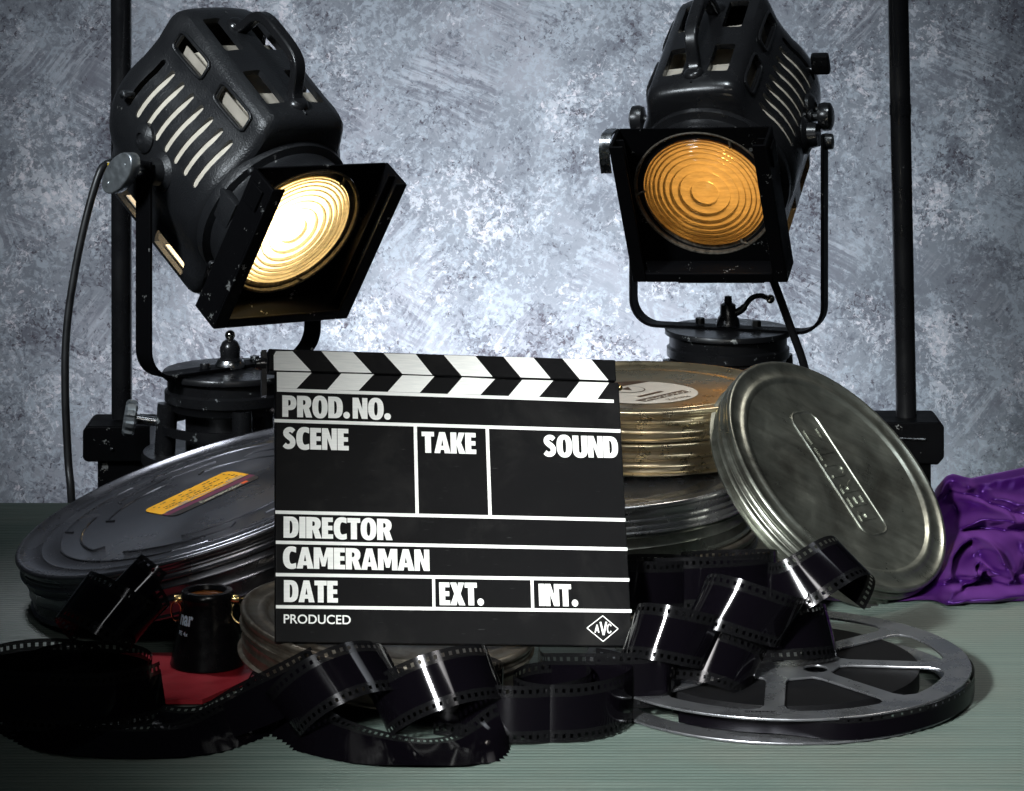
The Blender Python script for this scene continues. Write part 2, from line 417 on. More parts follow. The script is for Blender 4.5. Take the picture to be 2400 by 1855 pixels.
RY = Matrix.Rotation(-pi / 2, 4, 'X')       # lathe axis z -> back along +y
def housing_mesh():
    outer = loft([(.44, .90), (.455, .95), (.48, .985), (.52, 1), (.8, 1), (1.1, 1), (1.36, 1), (1.42, .985), (1.47, .95), (1.52, .88), (1.56, .78), (1.585, .64), (1.595, .45)])
    inner = loft([(.47, .90), (.54, .945), (1.38, .945), (1.46, .88), (1.52, .74)])
    bm = bmesh.new(); add_lathe(bm, [(0, -.02), (.43, -.02), (.43, .12), (0, .12)], 64, Matrix.Translation((0, .40, 0)) @ RY)
    front = mesh(bm, smooth=0)
    bm = bmesh.new()
    for sgn in (1, -1):                     # eight curved slots on each flank
        for i in range(8):
            b0 = .605 + i * .1175; half = radians(17.5); hw = .0215; pts = []
            for j in range(17): pts.append((-half + 2 * half * j / 16, -1))
            L = [(radians(27.5) + t, b0 - hw) for t, _ in pts]
            L += [(radians(27.5) + half + hw / .5 * sin(q), b0 - hw * cos(q)) for q in [pi * j / 6 for j in range(1, 6)]]
            L += [(radians(27.5) - t, b0 + hw) for t, _ in pts]
            L += [(radians(27.5) - half - hw / .5 * sin(q), b0 + hw * cos(q)) for q in [pi * j / 6 for j in range(1, 6)]]
            ra, rb = .455, .60; b = bmesh.new()
            A = [b.verts.new((sgn * ra * cos(t), y, ra * sin(t))) for t, y in L]; B = [b.verts.new((sgn * rb * cos(t), y, rb * sin(t))) for t, y in L]
            n = len(L)
            for q in range(n): b.faces.new((A[q], A[(q + 1) % n], B[(q + 1) % n], B[q]))
            b.faces.new(A); b.faces.new(B); bmesh.ops.recalc_face_normals(b, faces=b.faces[:]); merge(bm, b)
    for sgn in (1, -1):
        for b0 in (.77, 1.28):              # windows in the roof, in its flanks and in the sump
            add_box(bm, (sgn * .15 - .066, b0 - .155, .56), (sgn * .15 + .066, b0 + .155, .85), None, .02)
            b = bmesh.new(); add_box(b, (-.2, -.16, -.050), (.10, .16, .050), None, .02)
            merge(bm, b, Matrix.Translation((sgn * .345, b0 - .01, .53 + .03 * (b0 - .7))) @ Matrix.Rotation(radians(-12 * sgn), 4, 'Y') @ Matrix.Scale(sgn, 4, (1, 0, 0)))
            add_box(bm, (min(sgn * .25, sgn * .45), b0 - .17, -.595), (max(sgn * .25, sgn * .45), b0 + .17, -.50), None, .02)
    bmesh.ops.recalc_face_normals(bm, faces=bm.faces[:])
    cut = bpy.data.meshes.new('k'); bm.to_mesh(cut); bm.free()
    r = boolean(outer, [inner, front, cut])
    return smooth(r, 32)

def lens_mesh():
    prof = [(0, -.085)]; rings = [.088, .16, .214, .256, .292, .323, .350, .372, .395]; r0 = 0
    for i, r in enumerate(rings):           # stepped convex rings of a Fresnel lens
        for q in range(1, 5):
            t = q / 4; prof.append((r0 + (r - r0) * t, -.060 - .022 * (1 - t * t) * (1 if i else 1.3)))
        prof.append((r + .002, -.085 + .006)) if r < .39 else None
        r0 = r + .002
    bm = bmesh.new(); add_lathe(bm, prof, 128, Matrix.Translation((0, .285, .02)) @ RY)
    return mesh(bm, smooth=50)

def make_spotlight(name, label, M, roll_pos, paint, lens_col, power, light_col, yoke_bottom, silver, cable, front_gloss):
    root = thing(name, label, 'spotlight', Matrix.Translation(roll_pos['base']))
    inv = root.matrix_world.inverted()
    L = inv @ M @ Matrix.Scale(LS, 4)         # lamp-local (frame units) -> root-local
    Lb = L @ Matrix.Rotation(radians(roll_pos['roll']), 4, 'Y')
    def put(nm, me, mat, parent=root, label=None, roll=False):
        me.transform(Lb if roll or (parent is not root and parent.name.startswith('housing')) else L); return obj(nm, me, mat, parent, label)
    body = put('housing', housing_mesh(), paint, root, None, True)
    bm = bmesh.new(); add_lathe(bm, [(.509, .56), (.509, 1.40), (0, 1.40)], 64, RY); me = mesh(bm)
    b = bmesh.new(); b.from_mesh(me)
    bmesh.ops.delete(b, geom=[f for f in b.faces if f.calc_center_median().z < -.40 and f.calc_center_median().y < 1.38], context='FACES')
    b.to_mesh(me); b.free()
    put('inner_liner', me, M_cream, body)
    def baffle(lo, hi):                      # pale light baffles seen through the windows of roof and sump
        bm = bmesh.new(); add_box(bm, lo, hi); put('baffle', mesh(bm), M_baffle, body)
    for b0 in (.70, 1.20):
        baffle((-.25, b0 - .09, .595), (.25, b0 + .09, .603)); baffle((-.27, b0 - .12, -.60), (.27, b0 + .20, -.592))
    for sgn in (1, -1): baffle((sgn * .275 - .004, .60, .38), (sgn * .275 + .004, 1.4, .525))
    # ribs round the roof windows, centre seam and the arched carrying handle
    bm = bmesh.new()
    for sgn in (1, -1):
        for b0 in (.77, 1.28):
            P = []
            for q in range(33):
                a = 2 * pi * q / 32; c, s = cos(a), sin(a)
                f = (abs(c) ** 6 + abs(s) ** 6) ** (-1 / 6)
                P.append((sgn * (.333 - .013 * s * f * 1.0), b0 - .01 + .178 * c * f, .53 + .03 * (b0 - .7) + .062 * s * f))
            add_tube(bm, P, .010, 8, None, False)
    add_tube(bm, [(0, .50, .655), (0, .9, .672), (0, 1.5, .705)], .007, 8)
    for s in (-1, 1): add_tube(bm, [(s * .30, .475, -.55), (s * .335, .475, -.40), (s * .47, .475, 0), (s * .40, .475, .28), (s * .30, .475, .45), (s * .2, .475, .58), (0, .475, .615)], .010, 8)
    put('roof_rib', mesh(bm), paint, body)
    bm = bmesh.new()
    hp = catmull([(0, .60, .645), (0, .66, .70), (0, .72, .83), (0, .80, .88), (0, .97, .90), (0, 1.14, .90), (0, 1.23, .85), (0, 1.30, .73), (0, 1.36, .66)], 6)
    add_band(bm, hp, (.040, 0, 0), .06)
    for s in (0, 1): add_lathe(bm, [(0, -.03), (.06, -.03), (.07, 0), (.05, .03), (0, .03)], 20, Matrix.Translation((0, .60 + .76 * s, .662 + .04 * s)))
    h = put('handle', mesh(bm, smooth=60), M_gloss, root, None, True)
    md = h.modifiers.new('b', 'BEVEL'); md.width = .0022; md.segments = 3; md.limit_method = 'ANGLE'
    # snout and bezel rings in front of the body
    bm = bmesh.new(); add_lathe(bm, [(.40, .22), (.455, .22), (.47, .24), (.47, .30), (.455, .32), (.455, .385), (.50, .40), (.505, .43), (.50, .47), (.40, .47)], 96, RY)
    add_box(bm, (-.475, .25, .02), (-.42, .43, .20), None, .015); add_box(bm, (.42, .25, .02), (.475, .43, .20), None, .015)
    for q in (0, 1, 2, 3):
        a = radians(45 + 90 * q); add_lathe(bm, [(0, .37), (.022, .37), (.025, .395), (.025, .42)], 16, Matrix.Translation((.475 * cos(a), 0, .475 * sin(a))) @ RY)
    put('snout', mesh(bm), paint, body)
    bm = bmesh.new(); add_lathe(bm, [(.392, .250), (.398, .228), (.432, .222), (.436, .200), (.446, .195), (.454, .200), (.454, .235), (.40, .262)], 96, Matrix.Translation((0, 0, .02)) @ RY)
    for q in range(3):
        a = radians(-62 + 120 * q); add_tube(bm, [(.388 * cos(a), .215, .02 + .388 * sin(a)), (.41 * cos(a), .200, .02 + .41 * sin(a)), (.436 * cos(a + .05), .205, .02 + .436 * sin(a + .05))], .009, 8)
    put('bezel', mesh(bm), M_bezel)
    put('lens', lens_mesh(), lens_mat(name + '_lens_glass', lens_col, 0.12))
    # colour frame holder: open square channel with lips left, right and below
    bm = bmesh.new()
    for x0, x1, z0, z1 in ((-.5, -.478, -.5, .5), (.478, .5, -.5, .5), (-.478, .478, -.5, -.478)):
        add_box(bm, (x0, 0, z0), (x1, .21, z1))
    for x0, x1, z0, z1 in ((-.499, -.410, -.499, .499), (.410, .499, -.499, .499), (-.409, .409, -.499, -.435)):
        add_box(bm, (x0, -.012, z0), (x1, .004, z1))
    for x0, x1 in ((-.4775, -.425), (.425, .4775)): add_box(bm, (x0, .085, -.477), (x1, .095, .49))
    add_box(bm, (-.22, .03, -.535), (.34, .16, -.502)); add_box(bm, (-.515, .05, .30), (-.502, .17, .44)); add_box(bm, (.502, .05, .30), (.515, .17, .44))
    fr = put('colour_frame', mesh(bm), front_gloss)
    md = fr.modifiers.new('b', 'BEVEL'); md.width = .0012; md.segments = 2; md.limit_method = 'ANGLE'
    ring = [(.455 * cos(2 * pi * q / 96), .02 + .455 * sin(2 * pi * q / 96)) for q in range(96)]
    me = fill2d([[(-.477, -.477), (.477, -.477), (.477, .499), (-.477, .499)], ring], .006)
    me.transform(Matrix.Translation((0, .205, 0)) @ Matrix.Rotation(pi / 2, 4, 'X')); put('front_plate', me, front_gloss, fr)
    if silver:
        bm = bmesh.new(); P = [(-.525, .20, .50), (-.535, .10, .515), (-.545, .05, .47), (-.552, .03, .38), (-.555, .025, .29)]
        add_band(bm, catmull(P, 5), (.034, 0, .0), .012); put('retaining_spring', mesh(bm), M_steel, fr)
    # side bosses, rear screws
    for s in (-1, 1):
        RX = Matrix.Rotation(s * pi / 2, 4, 'Y')
        bm = bmesh.new(); add_lathe(bm, [(.13, .44), (.12, .52), (.085, .545), (.075, .60), (0, .60)], 40, Matrix.Translation((0, .92, -.05)) @ RX); put('pivot_boss', mesh(bm), paint, body)
        bm = bmesh.new(); add_lathe(bm, [(.10, .42), (.09, .53), (.06, .555), (.035, .56), (.03, .545), (0, .545)], 32, Matrix.Translation((0, 1.16, .02)) @ RX); put('screw_boss', mesh(bm), paint, body)
        bm = bmesh.new(); add_lathe(bm, [(.026, .48), (.026, .56), (.018, .565), (0, .565)], 16, Matrix.Translation((0, 1.46, .13)) @ RX); put('rear_screw', mesh(bm), M_gloss if silver else M_steel, body)
    # yoke: bent flat strap from pivot to pivot
    pc = M @ (Vector((0, .92, -.05)) * LS); ux = (M.to_3x3() @ Vector((1, 0, 0))); ux.z *= .35; ux.normalize()
    w = Vector((0, 0, 1)).cross(ux).normalized() * .074 * LS; hx = .635 * LS; r = .17 * LS; zb = yoke_bottom
    P = [pc + ux * (-hx) + Vector((0, 0, .085 * LS))]; zt = pc.z
    side = [zt + .03 * LS, zt - .02, (zt + zb) / 2, zb + r]
    P += [Vector((pc.x, pc.y, 0)) - ux * hx + Vector((0, 0, z)) for z in side]
    for q in range(1, 9):
        a = pi / 2 * q / 8; P.append(Vector((pc.x, pc.y, 0)) - ux * (hx - r + r * cos(a)) + Vector((0, 0, zb + r - r * sin(a))))
    Q = [Vector((2 * pc.x - p.x, 2 * pc.y - p.y, p.z)) for p in P][::-1]
    for p in Q: p.z += (M.to_3x3() @ Vector((1, 0, 0))).z * .0
    full = P + Q
    bm = bmesh.new(); add_band(bm, [inv @ p for p in full], w, .021 * LS)
    yk = obj('yoke', mesh(bm, smooth=45), M_frame, root)
    md = yk.modifiers.new('b', 'BEVEL'); md.width = .0007; md.segments = 2; md.limit_method = 'ANGLE'
    # tilt lock outside the yoke
    for s in (-1, 1):
        RX = Matrix.Rotation(s * pi / 2, 4, 'Y'); T = Matrix.Translation((0, .92, -.05))
        bm = bmesh.new()
        if s < 0 and not silver:
            add_lathe(bm, [(0, .62), (.034, .62), (.034, .80), (0, .80)], 24, T @ RX); k1 = put('tilt_bolt', mesh(bm), M_steel)
            el = [(.165 * cos(2 * pi * q / 48) * (1 - .0 * q), .085 * sin(2 * pi * q / 48)) for q in range(48)]
            holes = [[(c + .022 * cos(2 * pi * q / 3 + (pi if c < 0 else 0)), .024 * sin(2 * pi * q / 3)) for q in range(3)] for c in (-.10, .10)]
            lu, lv = Vector((0, -.366, .93)), Vector((0, .93, .366))
            me = fill2d([el] + holes, .026, .008)
            me.transform(T @ Matrix(((0, 0, -1, -.80), (lu.y, lv.y, 0, 0), (lu.z, lv.z, 0, 0), (0, 0, 0, 1))))
            put('wing_knob', me, M_silver, k1)
        else:
            add_lathe(bm, [(0, .62), (.05, .62), (.055, .645), (.03, .65), (.03, .68), (.085, .69), (.095, .72), (.09, .76), (.06, .775), (0, .775)], 24, T @ RX)
            if silver:      # small bolt at the pivot, the big knob sits on the boss behind it
                b2 = bmesh.new(); add_lathe(b2, [(0, .62), (.05, .62), (.055, .645), (.05, .69), (0, .70)], 12, T @ RX); put('pivot_bolt', mesh(b2), M_gloss)
                bm.transform(Matrix.Translation((-s * .10, .16, .09)))
            put('lock_knob', mesh(bm), M_gloss)
            if silver: 
                bm = bmesh.new(); add_box(bm, (.50, 1.40, .16), (.62, 1.47, .30), None, .02); put('rear_catch', mesh(bm), M_gloss)
    # turntable and pedestal
    bz = zb - .021 * LS / 2 - root.location.z; rd = .41 * LS
    c0 = inv @ Vector((pc.x, pc.y, 0)); C0 = Matrix.Translation((c0.x, c0.y, bz))
    bm = bmesh.new(); add_lathe(bm, [(0, 0), (rd * .985, 0), (rd, -.0012), (rd, -.005), (rd * .93, -.006), (rd * .93, -.016), (rd * .97, -.018), (rd * .97, -.026), (rd * .93, -.028), (rd * .90, -.034)], 72, C0)
    for dx in (-.34, .34):
        T = C0 @ Matrix.Rotation(atan2(ux.y, ux.x), 4, 'Z') @ Matrix.Translation((dx * .55 * LS, 0, .021 * LS)); add_lathe(bm, [(0, .006), (.0042, .006), (.0048, .0045), (.0048, 0), (0, 0)], 6 if dx > 0 else 20, T)
    tb = obj('turntable', mesh(bm), M_worn, root)
    bm = bmesh.new(); T = C0 @ Matrix.Translation((0, 0, .021 * LS))
    if silver:
        add_lathe(bm, [(.012, 0), (.011, .006), (.008, .010), (.0075, .020), (.004, .022), (.0035, .028), (0, .029)], 24, T)
        P = catmull([Vector((.004, 0, .010)), Vector((.014, -.001, .016)), Vector((.022, -.002, .026)), Vector((.031, -.002, .029)), Vector((.040, -.002, .026))], 6)
        add_tube(bm, P, [.0036] * 8 + [.0026] * (len(P) - 8), 12, T); obj('clamp_lever', mesh(bm), M_gloss, root)
        bm = bmesh.new(); bmesh.ops.create_uvsphere(bm, u_segments=16, v_segments=10, radius=.0045); bm.transform(T @ Matrix.Translation((.041, -.002, .0257))); obj('lever_ball', mesh(bm), M_chrome, root)
    else:
        add_lathe(bm, [(.0125, 0), (.013, .003), (.009, .008), (.0095, .017), (.007, .022), (.004, .024), (0, .024)], 24, T); obj('clamp_nut', mesh(bm), M_gloss, root)
        bm = bmesh.new(); add_lathe(bm, [(.0135, -.001), (.0138, .002), (.0115, .006)], 24, T); obj('clamp_washer', mesh(bm), M_steel, root)
        bm = bmesh.new(); bmesh.ops.create_uvsphere(bm, u_segments=16, v_segments=10, radius=.0048); bm.transform(T @ Matrix.Translation((0, 0, .028))); obj('clamp_ball', mesh(bm), M_chrome, root)
    zl = -.076
    bm = bmesh.new(); add_lathe(bm, [(rd * .66, -.034), (rd * .70, -.036), (rd * .66, -.04), (rd * .66, zl), (0, zl)], 64, C0)
    for q in range(4):
        a = radians(196 + 90 * q); add_tube(bm, [(rd * .93 * cos(a), rd * .93 * sin(a), -.028), (rd * .98 * cos(a), rd * .98 * sin(a), zl)], .0095, 10, C0)
    P = [(rd * 1.02 * cos(2 * pi * q / 60), rd * 1.02 * sin(2 * pi * q / 60), -.050) for q in range(61)]
    add_band(bm, P, (0, 0, .004), .003, C0)
    add_lathe(bm, [(rd * .5, zl + .003), (rd * 1.28, zl + .003), (rd * 1.31, zl), (rd * 1.31, zl - .006), (rd * 1.25, zl - .008), (rd * 1.22, zl - .014), (rd * .7, zl - .02), (rd * .62, zl - .05), (rd * .62, -.735 - root.location.z - bz), (0, -.735 - root.location.z - bz)], 72, C0)
    pd = obj('pedestal', mesh(bm), M_worn, root)
    if not silver:      # knurled clamp screw on the pedestal
        d = Vector((-1, -.12, .16)).normalized(); p0 = C0.translation + Vector((-rd * .98, -.012, -.046))
        RT = Matrix.Translation(p0) @ d.to_track_quat('Z', 'Y').to_matrix().to_4x4()
        bm = bmesh.new(); add_lathe(bm, [(0, 0), (.0042, 0), (.0042, .026), (0, .026)], 20, RT); ks = obj('clamp_screw', mesh(bm), M_steel, root)
        b = bmesh.new(); n = 54; rings = []
        for z, f in ((.024, .85), (.026, 1), (.033, 1), (.035, .86)):
            rings.append([b.verts.new(((.0155 + .0009 * (1 if (k // 3) % 2 else -1)) * f * cos(2 * pi * k / n), (.0155 + .0009 * (1 if (k // 3) % 2 else -1)) * f * sin(2 * pi * k / n), z)) for k in range(n)])
        for A, B in zip(rings, rings[1:]):
            for k in range(n): b.faces.new((A[k], A[(k + 1) % n], B[(k + 1) % n], B[k]))
        b.faces.new(rings[0]); b.faces.new(rings[-1][::-1]); b.transform(RT); obj('knurled_knob', mesh(b, smooth=25), M_silver, ks)
    bm = bmesh.new(); add_tube(bm, [inv @ p for p in catmull(cable, 14)], .0040 if silver else .0037, 12); cb = obj('power_cable', mesh(bm), M_rubber, root)
    if not silver:
        p, q = inv @ cable[0], inv @ cable[1]; dirn = (p - q).normalized()
        bm = bmesh.new(); RT = Matrix.Translation(p) @ dirn.to_track_quat('Z', 'Y').to_matrix().to_4x4()
        add_lathe(bm, [(.0036, -.004), (.0062, -.003), (.0062, .002), (.0045, .003), (.0045, .008)], 24, RT); obj('cable_gland', mesh(bm), M_steel, cb)
        bm = bmesh.new(); add_lathe(bm, [(.0034, -.007), (.0052, -.0065), (.0052, -.004), (.0034, -.0035)], 24, RT); obj('cable_collar', mesh(bm), simple('yellow_plastic', (.75, .5, .03), .4), cb)
    # the bulb
    l = bpy.data.lights.new(name + '_bulb', 'POINT'); l.energy = power; l.color = light_col; l.shadow_soft_size = .010
    o = bpy.data.objects.new('bulb', l); COL.objects.link(o); o.parent = root; o.matrix_parent_inverse = Matrix(); o.location = L @ Vector(roll_pos['bulb'])
    return root

MA = Matrix.Translation((-0.17775, 2.74388, 0.18459)) @ rot(40.2187, 31.3643, 3.0686)
MB = Matrix.Translation((0.17417, 2.90652, 0.19985)) @ rot(-16.202, 25.8216, -2.8114)
gl = MA @ (Vector((-.50, 1.30, .02)) * LS)
make_spotlight('studio_spotlight', 'dull black studio spotlight on the left, tilted down, its lens glowing white', MA,
               {'base': (-0.2567, 2.8366, -.735), 'bulb': (-.03, .60, .02), 'roll': 0}, M_wrinkle, (1.0, .84, .50), 1.9, (1.0, .84, .58), .0690, False,
               [at(258, 388, 2.82), at(236, 400, 2.81), at(205, 500, 2.80), at(175, 640, 2.79), at(156, 780, 2.78), at(153, 920, 2.77), at(160, 1080, 2.76), at(168, 1180, 2.75), at(180, 1500, 2.75)], M_frame)
make_spotlight('studio_spotlight', 'glossy black studio spotlight on the right, its ribbed lens glowing dim amber', MB,
               {'base': (0.2101, 3.0288, -.735), 'bulb': (.10, .66, .14), 'roll': -5}, M_gloss, (.95, .62, .24), .26, (1.0, .70, .34), .0745, True,
               [at(1795, 620, 2.98), at(1815, 665, 2.98), at(1850, 760, 2.99), at(1885, 860, 3.0), at(1905, 980, 3.0), at(1915, 1200, 3.0), at(1915, 1500, 3.0)], M_frame)

# ------------------------------------------------------------------ tall stand posts with clamp blocks behind the lamps
def stand_post(label, top, bot, w, block, lower, d, bevel_side):
    base = Vector((bot[0], d, -.74)); root = thing('stand_post', label, 'stand post', Matrix.Translation(base), 'posts flanking the spotlights')
    inv = root.matrix_world.inverted()
    a, b = Vector((top[0], d, top[1])), Vector((bot[0], d, bot[1]))
    bm = bmesh.new(); add_tube(bm, [inv @ (a + (a - b).normalized() * .35), inv @ b], w / 2, 20)
    obj('pole', mesh(bm), M_pole, root)
    bm = bmesh.new(); m = a.lerp(b, .25); u = (a - b).normalized()
    add_tube(bm, [inv @ m, inv @ (m - u * .010)], w / 2 + .0006, 20); obj('pole_joint', mesh(bm), M_pole, root)
    x0, x1, z0, z1 = block
    prof = [(x0, z0), (x1 - .006 if bevel_side > 0 else x1, z0 - .003 if bevel_side > 0 else z0), (x1, z0 + .004), (x1, z1 - .004), (x1 - .004, z1), (x0 + .004, z1), (x0, z1 - .004)]
    if bevel_side < 0: prof = [(x0, z0 + .003), (x0 + .004, z0), (x1, z0), (x1, z1), (x0 + .004, z1), (x0, z1 - .004)]
    b2 = bmesh.new(); A = [b2.verts.new((x, d - .030, z)) for x, z in prof]; B = [b2.verts.new((x, d + .030, z)) for x, z in prof]
    n = len(prof)
    for k in range(n): b2.faces.new((A[k], A[(k + 1) % n], B[(k + 1) % n], B[k]))
    b2.faces.new(A); b2.faces.new(B); b2.transform(inv)
    o = obj('clamp_block', mesh(b2), M_frame, root); md = o.modifiers.new('b', 'BEVEL'); md.width = .0015; md.segments = 2; md.limit_method = 'ANGLE'
    bm = bmesh.new(); add_box(bm, (lower[0], d - .024, -.74), (lower[1], d + .024, z0 + .001)); bm.transform(inv); obj('lower_column', mesh(bm), M_frame, root)
    if bevel_side > 0:
        bm = bmesh.new(); xa, xb, zz = x0 + .012, x1 - .018, z1 - .0155; add_tube(bm, [(xa, d - .0315, zz + .001), (xb, d - .0315, zz - .0005)], .0011, 8); bm.transform(inv); obj('edge_rod', mesh(bm), M_steel, o)
    else:
        bm = bmesh.new(); add_lathe(bm, [(0, .0015), (.0016, .001), (.002, 0)], 12, Matrix.Translation(((x0 + x1) / 2 - .004, d - .0305, z0 + .012)) @ Matrix.Rotation(pi / 2, 4, 'X')); bm.transform(inv); obj('block_screw', mesh(bm), M_steel, o)
def X_(px, d): return (px - 1200) / FPX * d
def Z_(py, d): return HC - (py + 440) / FPX * d
d = 2.92
stand_post('black post with square clamp block behind the white-glowing spotlight', (X_(284, d), Z_(0, d)), (X_(286, d), Z_(980, d)), 49 / FPX * d, (X_(204, d), X_(360, d), Z_(1068, d), Z_(985, d)), (X_(237, d), X_(345, d)), d, -1)
d = 2.99
stand_post('black post with chamfered clamp block right of the amber-glowing spotlight', (X_(2105, d), Z_(0, d)), (X_(2124, d), Z_(980, d)), 49 / FPX * d, (X_(2035, d), X_(2203, d), Z_(1068, d), Z_(976, d)), (X_(2058, d), X_(2174, d)), d, 1)

# ------------------------------------------------------------------ film cans
def can_profiles(R, h, skirt, panel=True, rim=.0022):
    """lid: rolled rim, flat border, pressed groove, panel; body: beads on the wall"""
    g = rim
    lid = [(R - .004, -skirt), (R - .0006, -skirt), (R + .0012, -skirt + .001), (R + .0012, -skirt + .002), (R, -skirt + .003)]
    for f in (.30, .62):                       # pressed beads round the skirt
        z = -skirt + .003 + (skirt - .008) * f
        lid += [(R, z - .0014), (R - .0007, z - .0007), (R - .0009, z), (R - .0007, z + .0007), (R, z + .0014)]
    lid += [(R, -.0045), (R + .0012, -.0035), (R + .0016, -.002), (R + .0010, -.0006), (R - .0006, 0), (R - .0022, -.0004), (R - .0032, -.0016)]
    if panel:
        a = R * .86
        lid += [(a + .0045, -.0018), (a + .003, -.0013), (a + .0015, -.0006), (a, -.0005), (a - .0018, -.0010), (a - .003, -.0024), (a - .0042, -.0028), (a * .5, -.0029), (0, -.0029)]
    else:
        lid += [(R * .955, -.0024), (R * .945, -.0034), (R * .88, -.0035), (R * .875, -.0031), (R * .868, -.0035), (R * .78, -.0035), (R * .775, -.0031), (R * .768, -.0035), (0, -.0035)]
    b = R - .0018
    body = [(0, -h), (R - .002, -h), (R + .0004, -h + .0008), (R + .0006, -h + .002), (b, -h + .0032)]
    zz = -h + .0032; top = -skirt * .8
    for f in (.35, .7): 
        z = zz + (top - zz) * f; body += [(b, z - .001), (b + .0008, z), (b, z + .001)]
    body += [(b, top)]
    return lid, body
def make_can(name, label, R, h, M, mlid, mbody, skirt=.013, panel=True, group=None, cat='film can'):
    root = thing(name, label, cat, M @ Matrix.Translation((0, 0, -h)), group)
    up = Matrix.Translation((0, 0, h)); lp, bp = can_profiles(R, h, skirt, panel)
    bm = bmesh.new(); add_lathe(bm, lp, 144, up); lid = obj('lid', mesh(bm, smooth=50), mlid, root)
    bm = bmesh.new(); add_lathe(bm, bp, 144, up); obj('body', mesh(bm, smooth=50), mbody, root)
    return root, lid, up
def frame_of(n, c, xdir=(1, 0, 0)):
    n = Vector(n).normalized(); x = Vector(xdir); x = (x - n * x.dot(n)).normalized(); y = n.cross(x)
    return Matrix(((x.x, y.x, n.x, c[0]), (x.y, y.y, n.y, c[1]), (x.z, y.z, n.z, c[2]), (0, 0, 0, 1)))
def decal(poly, mat, name, parent, L, z, up):
    """flat printed shape on a lid; poly in lid-plane coordinates"""
    bm = bmesh.new(); b = bmesh.new(); b.faces.new([b.verts.new((p[0], p[1], z)) for p in poly]); merge(bm, b, up)
    return obj(name, mesh(bm, smooth=0), mat, parent)
def text_on(s, p0, p1, ycap, mat, name, parent, z, up, weight=0.0):
    """text from p0 to p1 (2D in the lid plane), cap height ycap"""
    me = text_mesh(s, 1.0, weight); x0, x1, y0, y1 = bbox(me); v = Vector(p1) - Vector(p0); w = v.length; a = atan2(v.y, v.x)
    me.transform(up @ Matrix.Translation((p0[0], p0[1], z)) @ Matrix.Rotation(a, 4, 'Z') @ Matrix.Diagonal((w / (x1 - x0), ycap / (y1 - y0), 1, 1)) @ Matrix.Translation((-x0, -y0, 0)))
    return obj(name, me, mat, parent)

ink = lambda n, c, r=.45: simple(n, c, r)
M_orange = simple('orange_label_paper', (.85, .40, .010), .5, 0, .06); M_purple = simple('purple_ink', (.13, .014, .05), .5)
M_ink = simple('black_ink', (.012, .010, .010), .5); M_grey = simple('grey_ink', (.30, .30, .30), .5); M_brown = simple('brown_ink', (.085, .045, .02), .5)
M_paper = simple('cream_label_paper', (.80, .74, .66), .55, 0, .04); M_pale = simple('pale_ink', (.5, .47, .36), .5); M_vermil = simple('orange_red_ink', (.75, .11, .02), .5)

# left: large can lying tilted
cL, nL, RL = Vector((-.222, 2.2617, .0799)), Vector((-.2759, -.0747, .9583)), .142
FL = frame_of(nL, cL); FLi = FL.inverted()
r, lid, up = make_can('film_can', 'large dark film can lying tilted on the left, orange and purple label on its lid', RL, .040, FL, M_dark, M_dark, .014, False)
def lp(px, py): q = FLi @ on_plane(px, py, cL - nL * .0035, nL); return Vector((q.x, q.y))
K = lambda x, y: lp(320 + x / 6.825, 1080 + y / 6.825)
TL, TR, BR, BL = K(92, 815), K(1455, 165), K(2010, 262), K(600, 905)
def quad(u, v): return (TL * (1 - u) + TR * u) * (1 - v) + (BL * (1 - u) + BR * u) * v
def strip(v0, v1, r0=0, r1=0):
    P = []; k = .075
    if r0: P += [quad(k * (1 - sin(a)), v0 + .20 * (1 - cos(a))) for a in [pi / 2 * q / 6 for q in range(6, -1, -1)]][::1] ; 
    else: P += [quad(0, v0)]
    if r0: P = [quad(k * (1 - cos(a)), v0 + .2 * (1 - sin(a))) for a in [pi / 2 * q / 6 for q in range(7)]] + [quad(1 - k * (1 - cos(a)), v0 + .2 * (1 - sin(a))) for a in [pi / 2 * q / 6 for q in range(6, -1, -1)]]
    else: P = [quad(0, v0), quad(1, v0)]
    if r1: P += [quad(1 - k * (1 - cos(a)), v1 - .2 * (1 - sin(a))) for a in [pi / 2 * q / 6 for q in range(7)]] + [quad(k * (1 - cos(a)), v1 - .2 * (1 - sin(a))) for a in [pi / 2 * q / 6 for q in range(6, -1, -1)]]
    else: P += [quad(1, v1), quad(0, v1)]
    return P
lab = decal(strip(0, .62, 1, 0), M_orange, 'label', lid, None, -.0031, up); lab['label'] = 'orange and purple label'
for P, m, n in ((strip(.62, .66), M_ink, 'label_band'), (strip(.66, .80), M_purple, 'label_band'), (strip(.80, 1.0, 0, 1), M_ink, 'label_band')): decal(P, m, n, lab, None, -.0031, up)
bm = bmesh.new()
for (u0, v0, u1, v1, w) in ((.05, .60, .33, .585, .03), (.33, .585, .40, .50, .03), (.40, .50, .52, .56, .03), (.52, .56, .95, .585, .03), (.78, .48, .95, .52, .035), (.22, .5, .33, .52, .035)):
    a, b, c, e = quad(u0, v0), quad(u1, v1), quad(u1, v1 + w), quad(u0, v0 + w); add_poly(bm, [(*q, -.0029) for q in (a, b, c, e)], up)
obj('label_line', mesh(bm, smooth=0), M_grey, lab)
bm = bmesh.new(); rnd = random.Random(3)
for v0 in (.10, .22, .33, .43):
    u = .06 + rnd.random() * .1
    while u < .92:
        w = .012 + rnd.random() * .03
        if rnd.random() < .62:
            add_poly(bm, [(*q, -.0029) for q in (quad(u, v0), quad(u + w, v0), quad(u + w, v0 + .035), quad(u, v0 + .035))], up)
        u += w + .012
obj('label_typing', mesh(bm, smooth=0), M_brown, lab)
p0, p1 = quad(.33, .965), quad(.80, .965)
text_on('Eastmancolor', p0, p1, .0062, M_pale, 'label_text', lab, -.0029, up, .005)
